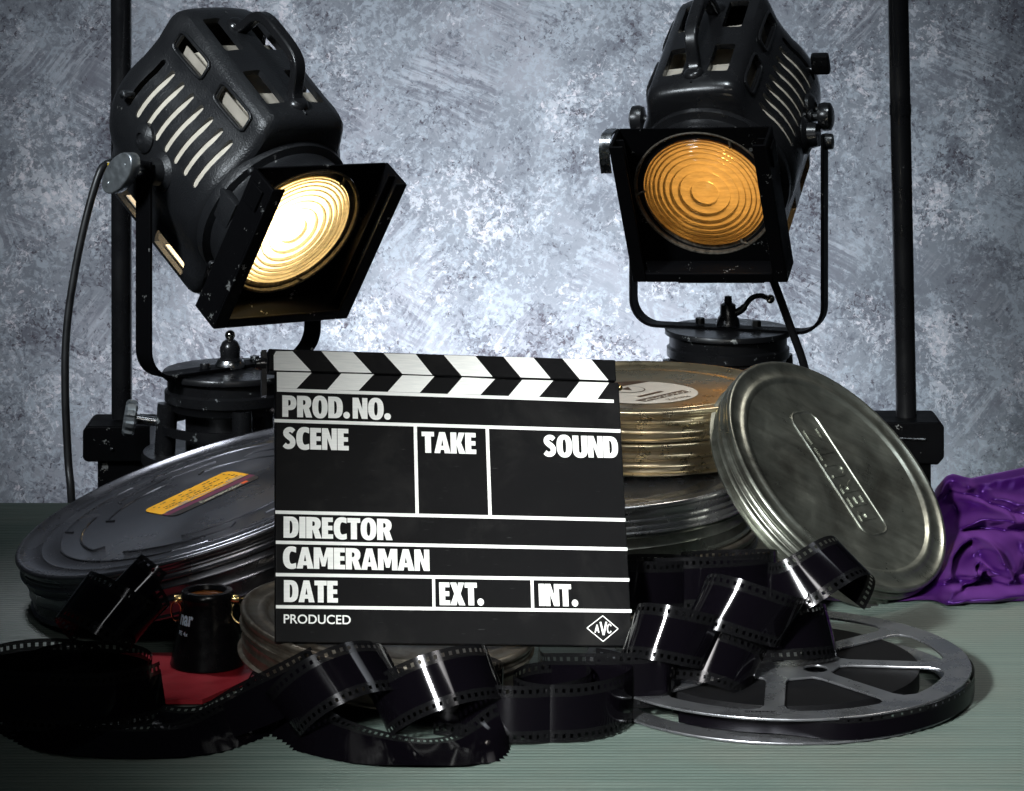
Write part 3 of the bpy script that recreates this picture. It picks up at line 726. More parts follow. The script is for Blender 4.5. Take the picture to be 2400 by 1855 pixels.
decal([quad(.80, .86), quad(.87, .86), quad(.87, .95), quad(.80, .95)], M_vermil, 'label_block', lab, None, -.0029, up)
bm = bmesh.new()                       # broken pressed ribs of the dark lid
for rr, spans in ((.78, ((10, 52), (66, 118), (128, 172), (196, 262), (276, 330))), (.67, ((22, 74), (92, 142), (160, 214), (236, 286), (302, 352))), (.56, ((40, 98), (118, 170), (262, 322)))):
    for a0, a1 in spans:
        add_tube(bm, [(rr * RL * cos(radians(a)), rr * RL * sin(radians(a)), -.0034) for a in range(a0, a1 + 1, 2)], .0010, 8, up)
        e = radians(a1); add_tube(bm, [(rr * RL * cos(e), rr * RL * sin(e), -.0034), ((rr - .05) * RL * cos(e + .05), (rr - .05) * RL * sin(e + .05), -.0034)], .0010, 8, up)
obj('pressed_rib', mesh(bm), M_dark, lid)

# right: pile of level cans
xs, ds, zt = .036, 2.345, .083
grp = 'film cans stacked behind the clapperboard'
make_can('film_can', 'wide dull brown film can at the bottom of the stack, resting on the table', .144, .0412, Matrix.Translation((xs + .004, ds + .003, .0412)), M_rusty, M_rusty, .014, True, grp)
make_can('film_can', 'wide dark silver film can, second from the bottom of the stack', .144, .042, Matrix.Translation((xs, ds, zt)), tin('grey_tinplate', (.52, .52, .53), (.40, .40, .41), .22), M_tin, .022, False, grp)
xt, dt, Rt = .0985, 2.405, .1045
make_can('film_can', 'small yellowish tin under the labelled film can', Rt, .0246, Matrix.Translation((xt - .001, dt, .1082)), M_warmlit_tin, M_warmlit_tin, .012, False, grp)
FT = Matrix.Translation((xt, dt, .1330))
r, lid, up = make_can('film_can', 'small yellowish film can on top of the stack with round cream label', Rt, .0246, FT, M_warmlit_tin, M_warmlit_tin, .012, False, grp)
nT = Vector((0, 0, 1)); cT = Vector((xt, dt, .1330 - .0035))
def tp(px, py): q = on_plane(px, py, cT, nT); return Vector((q.x - xt, q.y - dt))
K2 = lambda x, y: tp(1440 + x / 10.4, 895 + y / 10.4)
lc = tp(1497, 895 + 272 / 10.4); lr = .0455
disc = [lc + Vector((lr * cos(2 * pi * q / 72), lr * sin(2 * pi * q / 72))) for q in range(72)]
lab = decal(disc, M_paper, 'label', lid, None, -.0031, up); lab['label'] = 'round cream label with brown print'
arc = [lc + Vector((lr * .995 * cos(radians(a)), lr * .995 * sin(radians(a)))) for a in range(77, 181, 4)]
decal(arc + [lc + Vector((-.028, .010))], M_brown, 'label_wedge', lab, None, -.0029, up)
e = K2(330, 210); re = .0135
decal([e + Vector((re * cos(2 * pi * q / 40), re * sin(2 * pi * q / 40))) for q in range(40)], M_brown, 'label_ring', lab, None, -.0028, up)
decal([e + Vector((re * .93 * cos(2 * pi * q / 40), re * .93 * sin(2 * pi * q / 40))) for q in range(40)], M_paper, 'label_disc', lab, None, -.0027, up)
decal([K2(140, 215), K2(330, 155), K2(430, 240)], M_brown, 'label_mark', lab, None, -.0026, up)
decal([K2(505, 478), K2(760, 508), K2(1880, 263), K2(1650, 228)], M_brown, 'label_banner', lab, None, -.0028, up)
decal([K2(535, 380), K2(640, 395), K2(1215, 263), K2(1120, 247)], M_brown, 'label_banner', lab, None, -.0028, up)
def rtext(s, right, left, cap, mat, nm): return text_on(s, right, left, cap, mat, nm, lab, -.0026, up, .01)
rtext('COLOR-FILM', K2(1740, 247), K2(640, 474), .0060, M_paper, 'label_text')
rtext('PERUTZ', K2(1760, 365), K2(1230, 455), .0048, M_brown, 'label_text')

# leaning small can with pressed maker's panel
nK = Vector((.5689, -.4541, .6857)).normalized(); k_ = 1.124
cK = Vector((.2158 * k_, 2.055 * k_, HC - (HC - .1391) * k_)); RK = .0895 * k_
FK = frame_of(nK, cK); FKi = FK.inverted()
r, lid, up = make_can('film_can', 'greenish tin film can leaning on the stack, maker name pressed into its lid', RK, .026, FK, M_tin, M_tin, .013, True)
kp = lambda x, y: (lambda q: Vector((q.x, q.y)))(FKi @ on_plane(1780 + x / 4.823, 930 + y / 4.823, cK - nK * .0029, nK))
a, b = kp(450, 180), kp(1345, 1555); ax = (a - b).normalized(); ang = atan2(ax.y, ax.x); mid = (a + b) / 2; ln = (a - b).length
pw = abs((kp(590, 180) - b).dot(Vector((-ax.y, ax.x))) - (kp(330, 240) - b).dot(Vector((-ax.y, ax.x)))) 
T = up @ Matrix.Translation((mid.x, mid.y, -.0029)) @ Matrix.Rotation(ang, 4, 'Z')
bm = bmesh.new(); hl, hw_, cr = ln / 2, pw / 2, .010; P = []
for sx, sy, a0 in ((1, 1, 0), (-1, 1, 90), (-1, -1, 180), (1, -1, 270)):
    for q in range(6): aa = radians(a0 + 18 * q); P.append((sx * (hl - cr) + cr * cos(aa), sy * (hw_ - cr) + cr * sin(aa), 0))
add_tube(bm, P + [P[0], P[1]], .0010, 8, T, False)
obj('pressed_border', mesh(bm), M_tin, lid)
me = text_mesh('PERUTZ', 1.0, .0, 1.18); x0, x1, y0, y1 = bbox(me); tl = ln * .74
c = bmesh.new(); c.from_mesh(me); bpy.data.meshes.remove(me)
ret = bmesh.ops.extrude_face_region(c, geom=c.faces[:])
bmesh.ops.translate(c, vec=(0, 0, .0008), verts=[v for v in ret['geom'] if isinstance(v, bmesh.types.BMVert)])
c.transform(T @ Matrix.Translation((-tl * .52, -pw * .30, 0)) @ Matrix.Diagonal((tl / (x1 - x0), pw * .60 / (y1 - y0), 1, 1)) @ Matrix.Translation((-x0, -y0, 0)))
obj('pressed_lettering', mesh(c, smooth=30), M_tin, lid)

# old can under the front of the clapperboard
ku = 1.078; nU = Vector((.1066, -.0448, .9933)); cU = Vector((-.0753 * ku, 1.905 * ku, HC - (HC - .0826) * ku))
make_can('film_can', 'scratched old film can under the clapperboard, behind the film strips', .0895 * ku, .030, frame_of(nU, cU), M_rusty, M_rusty, .012, True)

# ------------------------------------------------------------------ clapperboard
kc = 2.0 / 1.985
RB = rot(14.5082, -26.2212, 4.44549); pB = at(1069.77, 1510.17, 2.0); MBd = Matrix.Translation(pB) @ RB; MBi = MBd.inverted()
BW, BH, BT = .23243 * kc, .17491 * kc, .006
nB = (RB.to_3x3() @ Vector((0, -1, 0)))
def cp(x, y):           # zoomed photo reading -> board coordinates
    q = MBi @ on_plane(600 + x / 2.164, 780 + y / 2.164, pB, nB); return Vector((q.x, q.z))
clap = thing('clapperboard', 'black and white clapperboard standing among the film cans', 'clapperboard', MBd)
k = NT('white_board_paint'); v = k.coord('Object', (1, 1, 14)); f = k.noise(v, 70, 5, .6); g = k.noise(k.coord(), 28, 4, .6)
k.l(k.mix(k.ramp(f, [(.35, 0.), (.65, 1.)]), (.70, .71, .70), (.82, .82, .80)), k.p.inputs['Base Color']); k.setp(Roughness=.5)
M_white = k.m
k = NT('black_board_paint'); v = k.coord(); f = k.noise(v, 18, 7, .7, .5); g = k.noise(k.coord('Object', (1, 1, 9)), 240, 3, .6)
c1 = k.mix(k.ramp(f, [(.52, 0.), (.75, 1.)]), (.0045, .0045, .005), (.012, .0117, .0117))
sc = k.noise(k.coord('Object', (4, 1, 60), 0.0), 22, 2, .5); c1 = k.mix(k.ramp(sc, [(.70, 0.), (.74, .5)]), c1, (.05, .05, .052))
k.l(c1, k.p.inputs['Base Color']); k.l(k.ramp(f, [(.3, .38), (.7, .55)]), k.p.inputs['Roughness'])
k.bump(g, .08, .0004); k.p.inputs['Specular IOR Level'].default_value = .07; M_board = k.m
zs = (cp(105, 197).y + cp(1838, 251).y) / 2      # height of the joint between board and stick
zt_ = cp(900, 113).y
bm = bmesh.new(); add_box(bm, (-BW / 2, .0, 0), (BW / 2, BT, zs - .0004)); bd = obj('board', mesh(bm), M_board, clap)
md = bd.modifiers.new('b', 'BEVEL'); md.width = .0006; md.segments = 2
sl, sr = cp(62, 110).x, cp(1824, 200).x
bm = bmesh.new(); add_box(bm, (sl, -.001, zs + .0004), (sr, BT + .004, cp(1000, 118).y + .0006)); st = obj('clap_stick', mesh(bm), M_board, clap)
md = st.modifiers.new('b', 'BEVEL'); md.width = .0008; md.segments = 2
# hinge, screws
bm = bmesh.new(); add_lathe(bm, [(0, .0055), (.0030, .0048), (.0042, .002), (.0042, -.002)], 20, Matrix.Translation((sl - .003, .004, zs + .006)) @ Matrix.Rotation(-pi / 2, 4, 'Y'))
add_box(bm, (sl - .004, .002, zs - .016), (sl - .0006, .0075, zs + .015)); obj('hinge', mesh(bm), M_gloss, clap)
bm = bmesh.new(); bmesh.ops.create_uvsphere(bm, u_segments=14, v_segments=8, radius=.0021); bm.transform(Matrix.Translation((BW / 2 + .0012, .003, zs - .003))); obj('latch_stud', mesh(bm), M_brass, clap)
def flat(polys, name, parent, y, mat=None):
    bm = bmesh.new()
    for P in polys:
        b = bmesh.new(); b.faces.new([b.verts.new((p[0], y, p[1])) for p in P]); merge(bm, b)
    for f_ in bm.faces:
        pass
    me = mesh(bm, smooth=0); return obj(name, me, mat or M_white, parent)
def zq(*pts): return [cp(*p) for p in pts]
YB, YS = -.0003, -.0013
flat([zq((88, 118), (100, 97), (183, 97), (278, 199), (89, 194)), zq((330, 98), (490, 103), (585, 207), (420, 203)), zq((645, 108), (808, 112), (893, 218), (740, 212)),
      zq((950, 117), (1110, 121), (1198, 227), (1040, 222)), zq((1253, 126), (1405, 130), (1492, 235), (1340, 230)), zq((1552, 135), (1698, 139), (1785, 245), (1640, 240))], 'stripe', st, YS)
flat([zq((105, 200), (282, 204), (205, 285), (106, 282)), zq((432, 208), (598, 212), (520, 295), (360, 291)), zq((742, 217), (905, 222), (830, 306), (667, 301)), zq((1045, 227), (1212, 236), (1138, 316), (970, 313)),
      zq((1350, 240), (1507, 244), (1435, 327), (1280, 323)), zq((1640, 250), (1790, 255), (1730, 339), (1575, 333)), zq((106, 282.5), (1814, 341), (1814, 357), (106, 300))], 'stripe', bd, YB)
def line(x0, y0, x1, y1, th, vert=False):
    h = th / 2
    return zq((x0, y0 - h), (x1, y1 - h), (x1, y1 + h), (x0, y0 + h)) if not vert else zq((x0 - h, y0), (x0 + h, y0), (x1 + h, y1), (x1 - h, y1))
for a in ((92, 447, 1848, 500, 17), (98, 911, 1873, 951, 17), (100, 1064, 1883, 1099, 17), (100, 1228, 1893, 1255, 17), (101, 1391, 1904, 1413, 17)): flat([line(*a)], 'ruled_line', bd, YB)
for a in ((807, 476, 817, 925, 17), (1172, 488, 1187, 934, 17), (900, 1246, 902, 1394, 15), (1399, 1254, 1403, 1401, 15)): flat([line(*a, True)], 'ruled_line', bd, YB - .00012)

def arcp(cx, cy, rx, ry, a0, a1, n=14, e=2.35):
    out = []
    for i in range(n + 1):
        a = radians(a0 + (a1 - a0) * i / n); c, s = cos(a), sin(a)
        out.append((cx + rx * math.copysign(abs(c) ** (2 / e), c), cy + ry * math.copysign(abs(s) ** (2 / e), s)))
    return out
def stroke(P, w, n=7):
    C = catmull([(x, y, 0) for x, y in P], n); A = []; B = []
    for i, p in enumerate(C):
        t = (C[min(i + 1, len(C) - 1)] - C[max(i - 1, 0)]).normalized(); nn = Vector((-t.y, t.x, 0))
        ww = w if not callable(w) else w(i / (len(C) - 1)); A.append((p + nn * ww / 2)[:2]); B.append((p - nn * ww / 2)[:2])
    return A + B[::-1]
ST = .285
def bowlP(w, lo): return arcp(w - .33, (1 + lo) / 2, .33, (1 - lo) / 2, 90, -90)
GL = {  # heavy condensed capitals, cap height 1: (advance, loops)
 'P': (.68, [[(0, 0), (0, 1)] + bowlP(.68, .32) + [(ST, .32), (ST, 0)], [(ST, .53)] + arcp(.33, .66, .075, .13, -90, 90, 8) + [(ST, .79)]]),
 'R': (.70, [[(0, 0), (0, 1)] + arcp(.35, .69, .33, .31, 90, -52) + [(.72, 0), (.425, 0), (.30, .40), (ST, .40), (ST, 0)], [(ST, .58)] + arcp(.33, .69, .075, .11, -90, 90, 8) + [(ST, .80)]]),
 'O': (.74, [arcp(.37, .5, .37, .53, 0, 352, 40), arcp(.37, .5, .085, .32, 0, 352, 30)]),
 'D': (.70, [[(0, 0), (0, 1)] + arcp(.30, .5, .40, .5, 90, -90, 22, 2.6) + [], [(ST, .20)] + arcp(.30, .5, .115, .30, -90, 90, 14, 2.4) + [(ST, .80)]]),
 'N': (.70, [[(0, 0), (0, 1), (.28, 1), (.455, .46), (.455, 1), (.70, 1), (.70, 0), (.43, 0), (.245, .54), (.245, 0)]]),
 'E': (.52, [[(0, 0), (0, 1), (.51, 1), (.51, .79), (ST, .79), (ST, .61), (.49, .61), (.49, .40), (ST, .40), (ST, .21), (.52, .21), (.52, 0)]]),
 'T': (.58, [[(.15, 0), (.15, .78), (-.01, .78), (-.01, 1), (.59, 1), (.59, .78), (.435, .78), (.435, 0)]]),
 'A': (.74, [[(-.02, 0), (.23, 1), (.51, 1), (.76, 0), (.475, 0), (.45, .16), (.285, .16), (.26, 0)], [(.315, .35), (.42, .35), (.368, .66)]]),
 'K': (.68, [[(0, 0), (0, 1), (ST, 1), (ST, .58), (.40, 1), (.69, 1), (.50, .52), (.71, 0), (.40, 0), (ST, .42), (ST, 0)]]),
 'U': (.70, [[(0, 1), (0, .34)] + arcp(.35, .34, .35, .37, 180, 360, 18) + [(.70, 1), (.415, 1), (.415, .30)] + arcp(.35, .30, .065, .10, 0, -180, 10) + [(.285, 1)]]),
 'I': (.29, [[(0, 0), (0, 1), (.29, 1), (.29, 0)]]),
 'M': (.90, [[(0, 0), (0, 1), (.31, 1), (.45, .52), (.59, 1), (.90, 1), (.90, 0), (.645, 0), (.645, .58), (.53, .12), (.37, .12), (.255, .58), (.255, 0)]]),
 'X': (.70, [[(-.02, 0), (.19, .51), (0, 1), (.30, 1), (.35, .80), (.40, 1), (.69, 1), (.50, .51), (.72, 0), (.41, 0), (.35, .24), (.29, 0)]]),
 'C': (.62, [arcp(.40, .5, .40, .53, 62, 298, 30)[:] + [(.60, .26)] + arcp(.42, .5, .125, .29, 285, 75, 20) + [(.60, .74)]]),
 '.': (.30, [arcp(.15, .15, .16, .16, 0, 350, 24, 2.0)]),
}
S1 = [(.50, .80), (.40, .885), (.26, .885), (.155, .80), (.15, .68), (.25, .58), (.39, .47), (.455, .35), (.43, .20), (.32, .115), (.17, .115), (.06, .20)]
GL['S'] = (.59, [stroke(S1, lambda t: .27 - .05 * abs(2 * t - 1))])
GAP = .028
def heavy(word, x0, base, x1, top, base1=None, nm='lettering'):
    """word set between two photo points on its base line"""
    base1 = base if base1 is None else base1
    a, b = cp(x0, base), cp(x1, base1); cap = (cp(x0, top) - a).length
    adv = 0; pos = []
    for ch in word:
        if ch == ' ': adv += .02; continue
        pos.append((ch, adv)); adv += GL[ch][0] + GAP
        if ch == '.': adv += .02
    tot = adv - GAP; sx = (b - a).length / tot; an = atan2(b.y - a.y, b.x - a.x)
    bm = bmesh.new()
    for ch, x in pos:
        me = fill2d([[(p[0] + x, p[1]) for p in Lp] for Lp in GL[ch][1]]); add_mesh(bm, me)
    bmesh.ops.transform(bm, verts=bm.verts, matrix=Matrix.Translation((a.x, YB - .00015, a.y)) @ Matrix.Rotation(-an, 4, 'Y') @ Matrix.Rotation(pi / 2, 4, 'X') @ Matrix.Diagonal((sx, cap, 1, 1)))
    me = bpy.data.meshes.new('w'); bm.to_mesh(me); bm.free(); return obj(nm, me, M_white, bd)
heavy('PROD.', 133, 428, 477, 319, 437); heavy('NO.', 490, 437, 685, 331, 443)
heavy('SCENE', 136, 590, 470, 480, 599); heavy('TAKE', 842, 610, 1117, 503, 617); heavy('SOUND', 1460, 629, 1838, 520, 637)
heavy('DIRECTOR', 139, 1041, 690, 933, 1054); heavy('CAMERAMAN', 136, 1196, 880, 1087, 1210)
heavy('DATE', 141, 1367, 415, 1256, 1371); heavy('EXT.', 931, 1383, 1157, 1268, 1385); heavy('INT.', 1436, 1387, 1635, 1275, 1390)
def plain(s, x0, base, x1, top, base1, weight, wy=1.0):
    a, b = cp(x0, base), cp(x1, base1); me = text_mesh(s, 1, weight); u0, u1, v0, v1 = bbox(me); an = atan2(b.y - a.y, b.x - a.x); cap = (cp(x0, top) - a).length
    me.transform(Matrix.Translation((a.x, YB - .00015, a.y)) @ Matrix.Rotation(-an, 4, 'Y') @ Matrix.Rotation(pi / 2, 4, 'X') @ Matrix.Diagonal(((b - a).length / (u1 - u0), cap / (v1 - v0), 1, 1)) @ Matrix.Translation((-u0, -v0, 0)))
    return obj('lettering', me, M_white, bd)
plain('PRODUCED', 140, 1476, 480, 1429, 1481, .012)
bm = bmesh.new(); D = [(1758, 1437), (1836, 1503), (1760, 1567), (1678, 1499)]
for i in range(4):
    p, q = cp(*D[i]), cp(*D[(i + 1) % 4]); add_band(bm, [(p.x, YB, p.y), (q.x, YB, q.y)], (0, .0001, 0), .00055)
obj('emblem_border', mesh(bm, smooth=0), M_white, bd)
def pen(paths, th):
    bm = bmesh.new()
    for P in paths:
        Q = [cp(*p) for p in P]; C = catmull([(q.x, q.y, 0) for q in Q], 6) if len(Q) > 2 else [Vector((q.x, q.y, 0)) for q in Q]
        add_band(bm, [(c.x, YB - .0001, c.y) for c in C], (0, .0001, 0), th)
    return obj('emblem_lettering', mesh(bm, smooth=0), M_white, bd)
pen([[(1719, 1523), (1729, 1482)], [(1729, 1482), (1738, 1523)], [(1722, 1511), (1735, 1511)], [(1800, 1490), (1796, 1482), (1788, 1482), (1783, 1492), (1782, 1508), (1787, 1522), (1795, 1522), (1800, 1514)]], .0008)
pen([[(1746, 1468), (1762, 1535)], [(1762, 1535), (1776, 1468)]], .0012)

# ------------------------------------------------------------------ film reel
cR = Vector((.1742, 2.044, 0)); RR = .1258; zR = .0166
reel = thing('film_reel', 'flat aluminium film reel with wedge cut-outs lying on the table', 'film reel', Matrix.Translation(cR + Vector((0, 0, .0022))) @ Matrix.Rotation(radians(1.0), 4, 'X'))
def flange(rotdeg):
    loops = [[(RR * cos(2 * pi * q / 160), RR * sin(2 * pi * q / 160)) for q in range(160)]]
    sp = .0060
    for q in range(8):
        a0, a1 = radians(rotdeg + 45 * q), radians(rotdeg + 45 * q + 45)
        ri, ro = .33 * RR, .875 * RR; P = []
        def edge(a, r, sgn): off = math.asin(min(.9, sp / r)); return a + sgn * off
        cor = .12
        s0, s1 = edge(a0, ro, 1), edge(a1, ro, -1); t0, t1 = edge(a0, ri, 1), edge(a1, ri, -1)
        n = 10
        for i in range(n + 1): a = s0 + cor * .8 + (s1 - s0 - cor * 1.6) * i / n; P.append((ro * cos(a), ro * sin(a)))
        P.append(((ro - .004) * cos(s1 - cor * .22), (ro - .004) * sin(s1 - cor * .22))); P.append(((ro - .011) * cos(edge(a1, ro - .011, -1)), (ro - .011) * sin(edge(a1, ro - .011, -1))))
        P.append(((ri + .006) * cos(edge(a1, ri + .006, -1)), (ri + .006) * sin(edge(a1, ri + .006, -1))))
        P.append((ri * cos(t1 - .05), ri * sin(t1 - .05))); P.append((ri * cos(t0 + .05), ri * sin(t0 + .05)))
        P.append(((ri + .006) * cos(edge(a0, ri + .006, 1)), (ri + .006) * sin(edge(a0, ri + .006, 1))))
        P.append(((ro - .011) * cos(edge(a0, ro - .011, 1)), (ro - .011) * sin(edge(a0, ro - .011, 1)))); P.append(((ro - .004) * cos(s0 + cor * .22), (ro - .004) * sin(s0 + cor * .22)))
        loops.append(P)
    for q in range(3):
        a = radians(80 + 120 * q); loops.append([(.24 * RR * cos(a) + .0085 * cos(2 * pi * i / 24), .24 * RR * sin(a) + .0085 * sin(2 * pi * i / 24)) for i in range(24)])
    h = .0042; loops.append([(-h, -h), (h, -h), (h, h), (-h, h)])
    return fill2d(loops, .0004, .0004)
me = flange(-6); me.transform(Matrix.Translation((0, 0, zR - .0008))); top = obj('flange', smooth(me, 30), M_alu, reel)
me = flange(-22); me.transform(Matrix.Translation((0, 0, .0010))); obj('flange', smooth(me, 30), M_alu, reel)
bm = bmesh.new(); add_lathe(bm, [(.30 * RR, .0019), (.30 * RR, zR - .0017)], 64); obj('hub', mesh(bm), M_alu, reel)
k = NT('wound_film_edge'); g = k.n('ShaderNodeTexGradient', gradient_type='SPHERICAL'); k.setp(Roughness=.35); k.setp(Roughness=.6); f = k.noise(k.coord(), 300, 2, .5)
k.l(k.mix(f, (.002, .002, .0025), (.005, .005, .006)), k.p.inputs['Base Color']); k.p.inputs['Specular IOR Level'].default_value = .12
bm = bmesh.new(); add_lathe(bm, [(.31 * RR, .0022), (.735 * RR, .0022), (.735 * RR, zR - .0022), (.31 * RR, zR - .0022)], 128, None, True); obj('film_roll', mesh(bm), k.m, reel)
me = text_mesh('SIEMENS', 1, .01); x0, x1, y0, y1 = bbox(me); 
me.transform(Matrix.Translation((-.030, -.1135, zR + .0003)) @ Matrix.Diagonal((.020 / (x1 - x0), .0030 / (y1 - y0), 1, 1)) @ Matrix.Translation((-x0, -y0, 0))); obj('stamped_lettering', me, simple('stamp_shine', (.8, .8, .82), .2, 1.0), top)

# ------------------------------------------------------------------ loose film
def ribbon(name, label, frames, width, mat, group='loose strips of black film', across=4, curl=.00008):
    """frames: list of (centre, across-direction); one continuous strip with u in metres"""
    fr2 = []                                   # nothing may sink into the table: lift the sections that would
    need = [max(0.0, .0012 + width * .5 * abs(w.normalized().z) - c.z) for c, w in frames]
    for i, (c, w) in enumerate(frames):
        lo, hi = max(0, i - 8), min(len(need), i + 9); fr2.append((c + Vector((0, 0, max(need[i], sum(need[lo:hi]) / (hi - lo)))), w))
    frames = fr2
    o0 = frames[0][0].copy(); bm = bmesh.new(); uvl = bm.loops.layers.uv.new('UVMap'); rows = []; us = []; u = 0
    for i, (c, w) in enumerate(frames):
        if i: u += (c - frames[i - 1][0]).length
        t = (frames[min(i + 1, len(frames) - 1)][0] - frames[max(i - 1, 0)][0]).normalized()
        w = (w - t * w.dot(t)).normalized(); nn = t.cross(w)
        rows.append([bm.verts.new(c - o0 + w * width * (j / across - .5) + nn * curl * (1 - (2 * j / across - 1) ** 2)) for j in range(across + 1)]); us.append(u)
    for i in range(len(rows) - 1):
        for j in range(across):
            f = bm.faces.new((rows[i][j], rows[i][j + 1], rows[i + 1][j + 1], rows[i + 1][j]))
            for lp_, (uu, vv) in zip(f.loops, ((us[i], j / across), (us[i], (j + 1) / across), (us[i + 1], (j + 1) / across), (us[i + 1], j / across))): lp_[uvl].uv = (uu, vv)
    me = bpy.data.meshes.new('film'); bm.to_mesh(me); bm.free(); me.polygons.foreach_set('use_smooth', [True] * len(me.polygons))
    o = obj(name, me, mat); o.location = o0; tag(o, label, 'film strip', group); return o
def helix(keys, phi0, turns, n=None):
    """keys: (centre, axis, radius) visited in turn while the strip winds round; phi 0 faces the camera"""
    n = n or int(90 * abs(turns)); N = len(keys) - 1; out = []
    C = catmull([k[0] for k in keys], 40); A = catmull([Vector(k[1]).normalized() for k in keys], 40); Rr = catmull([Vector((k[2], k[3] if len(k) > 3 else k[2], 0)) for k in keys], 40)
    for i in range(n + 1):
        t = i / n; f = t * (len(C) - 1); i0 = min(int(f), len(C) - 2); fr = f - i0
        c = C[i0].lerp(C[i0 + 1], fr); a = A[i0].lerp(A[i0 + 1], fr).normalized(); r = Rr[i0].lerp(Rr[i0 + 1], fr)
        e1 = Vector((0, -1, 0)); e1 = (e1 - a * e1.dot(a)).normalized(); e2 = a.cross(e1)
        ph = phi0 + 2 * pi * turns * t
        out.append((c + e1 * (r.y * cos(ph)) + e2 * (r.x * sin(ph)), a))
    return out
def path(keys, n=16):
    C = catmull([k[0] for k in keys], n); W = catmull([Vector(k[1]).normalized() for k in keys], n); return list(zip(C, W))
W35 = .035
# strip curling up over the reel towards the leaning can
ribbon('film_strip', 'black film strip curling in loops over the reel up to the leaning can',
       helix([(at(1540, 1535, 1.985), (.36, .25, .93), .0215), (at(1565, 1487, 1.985), (.37, .266, .93), .0215), (at(1662, 1462, 1.99), (.46, .22, .88), .0215), (at(1750, 1428, 2.0), (.52, .186, .85), .0205),
              (at(1840, 1405, 2.02), (.40, .2, .85), .022), (at(1922, 1352, 2.05), (-.60, .42, .72), .0235), (at(1960, 1390, 2.06), (-.72, .42, .66), .0235)], -pi, 3.0), W35, M_film35)
ribbon('film_strip', 'black film strip bunched over the middle of the reel, under the rising curls',
       helix([(at(1600, 1565, 2.0), (.2, .3, .9), .021), (at(1690, 1545, 2.0), (.45, .45, .8), .021), (at(1790, 1525, 2.02), (.3, .5, .8), .022), (at(1880, 1490, 2.05), (-.2, .5, .8), .022), (at(1965, 1462, 2.07), (-.35, .4, .85), .020)], -2.6, 2.3), W35, M_film35)
# strip waving along the front of the old can
ribbon('film_strip', 'black film strip waving in tall loops in front of the old can',
       helix([(at(690, 1655, 1.935), (-.60, .40, .70), .024), (at(778, 1606, 1.93), (-.60, .40, .72), .024), (at(905, 1635, 1.93), (-.50, .39, .80), .025), (at(1030, 1607, 1.93), (-.42, .39, .86), .025), (at(1110, 1630, 1.935), (-.36, .28, .9), .025)], -pi, 2.0), W35, M_film35)
# coils standing on edge at front centre
ribbon('film_strip', 'black film strip in upright coils standing on edge at front centre',
       helix([(at(1060, 1690, 1.965), (.02, .06, 1), .028), (at(1090, 1688, 1.962), (.02, .06, 1), .029), (at(1200, 1695, 1.95), (0, .04, 1), .030), (at(1312, 1697, 1.945), (0, .04, 1), .0315), (at(1330, 1690, 1.955), (0, .04, 1), .032), (at(1420, 1640, 1.975), (.02, .04, 1), .030)], -.4, 2.6), W35, M_film35)
ribbon('film_strip', 'black film strip upright across the left side of the reel',
       path([(at(1262, 1620, 2.02), (0, 0, 1)), (at(1275, 1600, 1.985), (0, .05, 1)), (at(1330, 1597, 1.97), (0, .05, 1)), (at(1430, 1597, 1.965), (0, .05, 1)), (at(1530, 1592, 1.965), (.05, .05, 1)), (at(1572, 1580, 1.97), (.12, .05, 1)), (at(1600, 1560, 2.0), (.15, .05, 1))]), W35, M_film35)
# long flat strands on the table
ribbon('film_strip', 'long black film strip sagging in a curve along the table front',
       path([(at(560, 1660, 1.985), (-.1, .75, .6)), (at(650, 1690, 1.955), (-.1, .85, .5)), (at(750, 1722, 1.915), (0, .93, .34)), (at(860, 1750, 1.893), (.05, .95, .30)), (at(980, 1762, 1.885), (.05, .98, .17)), (at(1090, 1758, 1.892), (.12, .96, .22)), (at(1180, 1738, 1.918), (.3, .85, .4)), (at(1225, 1715, 1.95), (.5, .7, .5))]), W35, M_film35_single)
ribbon('film_strip', 'black film strip lying in shadow along the left front of the table',
       path([(at(40, 1690, 1.96), (.2, .9, .3)), (at(150, 1728, 1.915), (.1, .95, .25)), (at(300, 1738, 1.905), (0, .95, .3)), (at(450, 1732, 1.91), (-.1, .93, .35)), (at(550, 1708, 1.935), (-.2, .85, .5)), (at(640, 1680, 1.965), (-.2, .8, .5))]), W35, M_film35_single)
ribbon('film_strip', 'black film strip crossing the front of the red card below the magnifier',
       path([(at(360, 1690, 1.945), (.2, .9, .3)), (at(430, 1695, 1.94), (.1, .9, .3)), (at(500, 1690, 1.935), (-.15, .85, .5)), (at(590, 1652, 1.94), (-.35, .7, .65)), (at(690, 1605, 1.95), (-.42, .6, .7)), (at(760, 1570, 1.96), (-.42, .55, .72))]), W35, M_film35_single)
# dark heap on the left
ribbon('film_strip', 'black film strip looping in the dark below the tilted can',
       helix([(at(215, 1470, 2.03), (.55, .2, .8), .026), (at(270, 1430, 2.02), (.60, .2, .70), .024), (at(316, 1402, 2.01), (.64, .195, .64), .019), (at(350, 1390, 2.02), (.64, .195, .64), .019)], -pi, 1.5), W35, M_film35)
ribbon('film_strip', 'black film strip coiled upright in the shadow at far left',
       helix([(at(20, 1640, 1.99), (.1, .2, 1), .045), (at(120, 1630, 1.98), (.05, .2, 1), .05), (at(200, 1640, 1.98), (0, .2, 1), .045), (at(250, 1640, 1.99), (-.1, .2, 1), .04)], 0, 2.2), W35, M_film35)
# film behind the clapperboard corner, in front of the stack
ribbon('film_strip', 'black film strip arching in the gap between clapperboard and leaning can',
       helix([(at(1440, 1370, 2.13), (.05, .2, 1), .05), (at(1560, 1365, 2.13), (.0, .2, 1), .040), (at(1680, 1360, 2.14), (-.05, .2, 1), .040), (at(1720, 1350, 2.14), (-.05, .2, 1), .035)], -.3, 1.8), W35, M_film35)
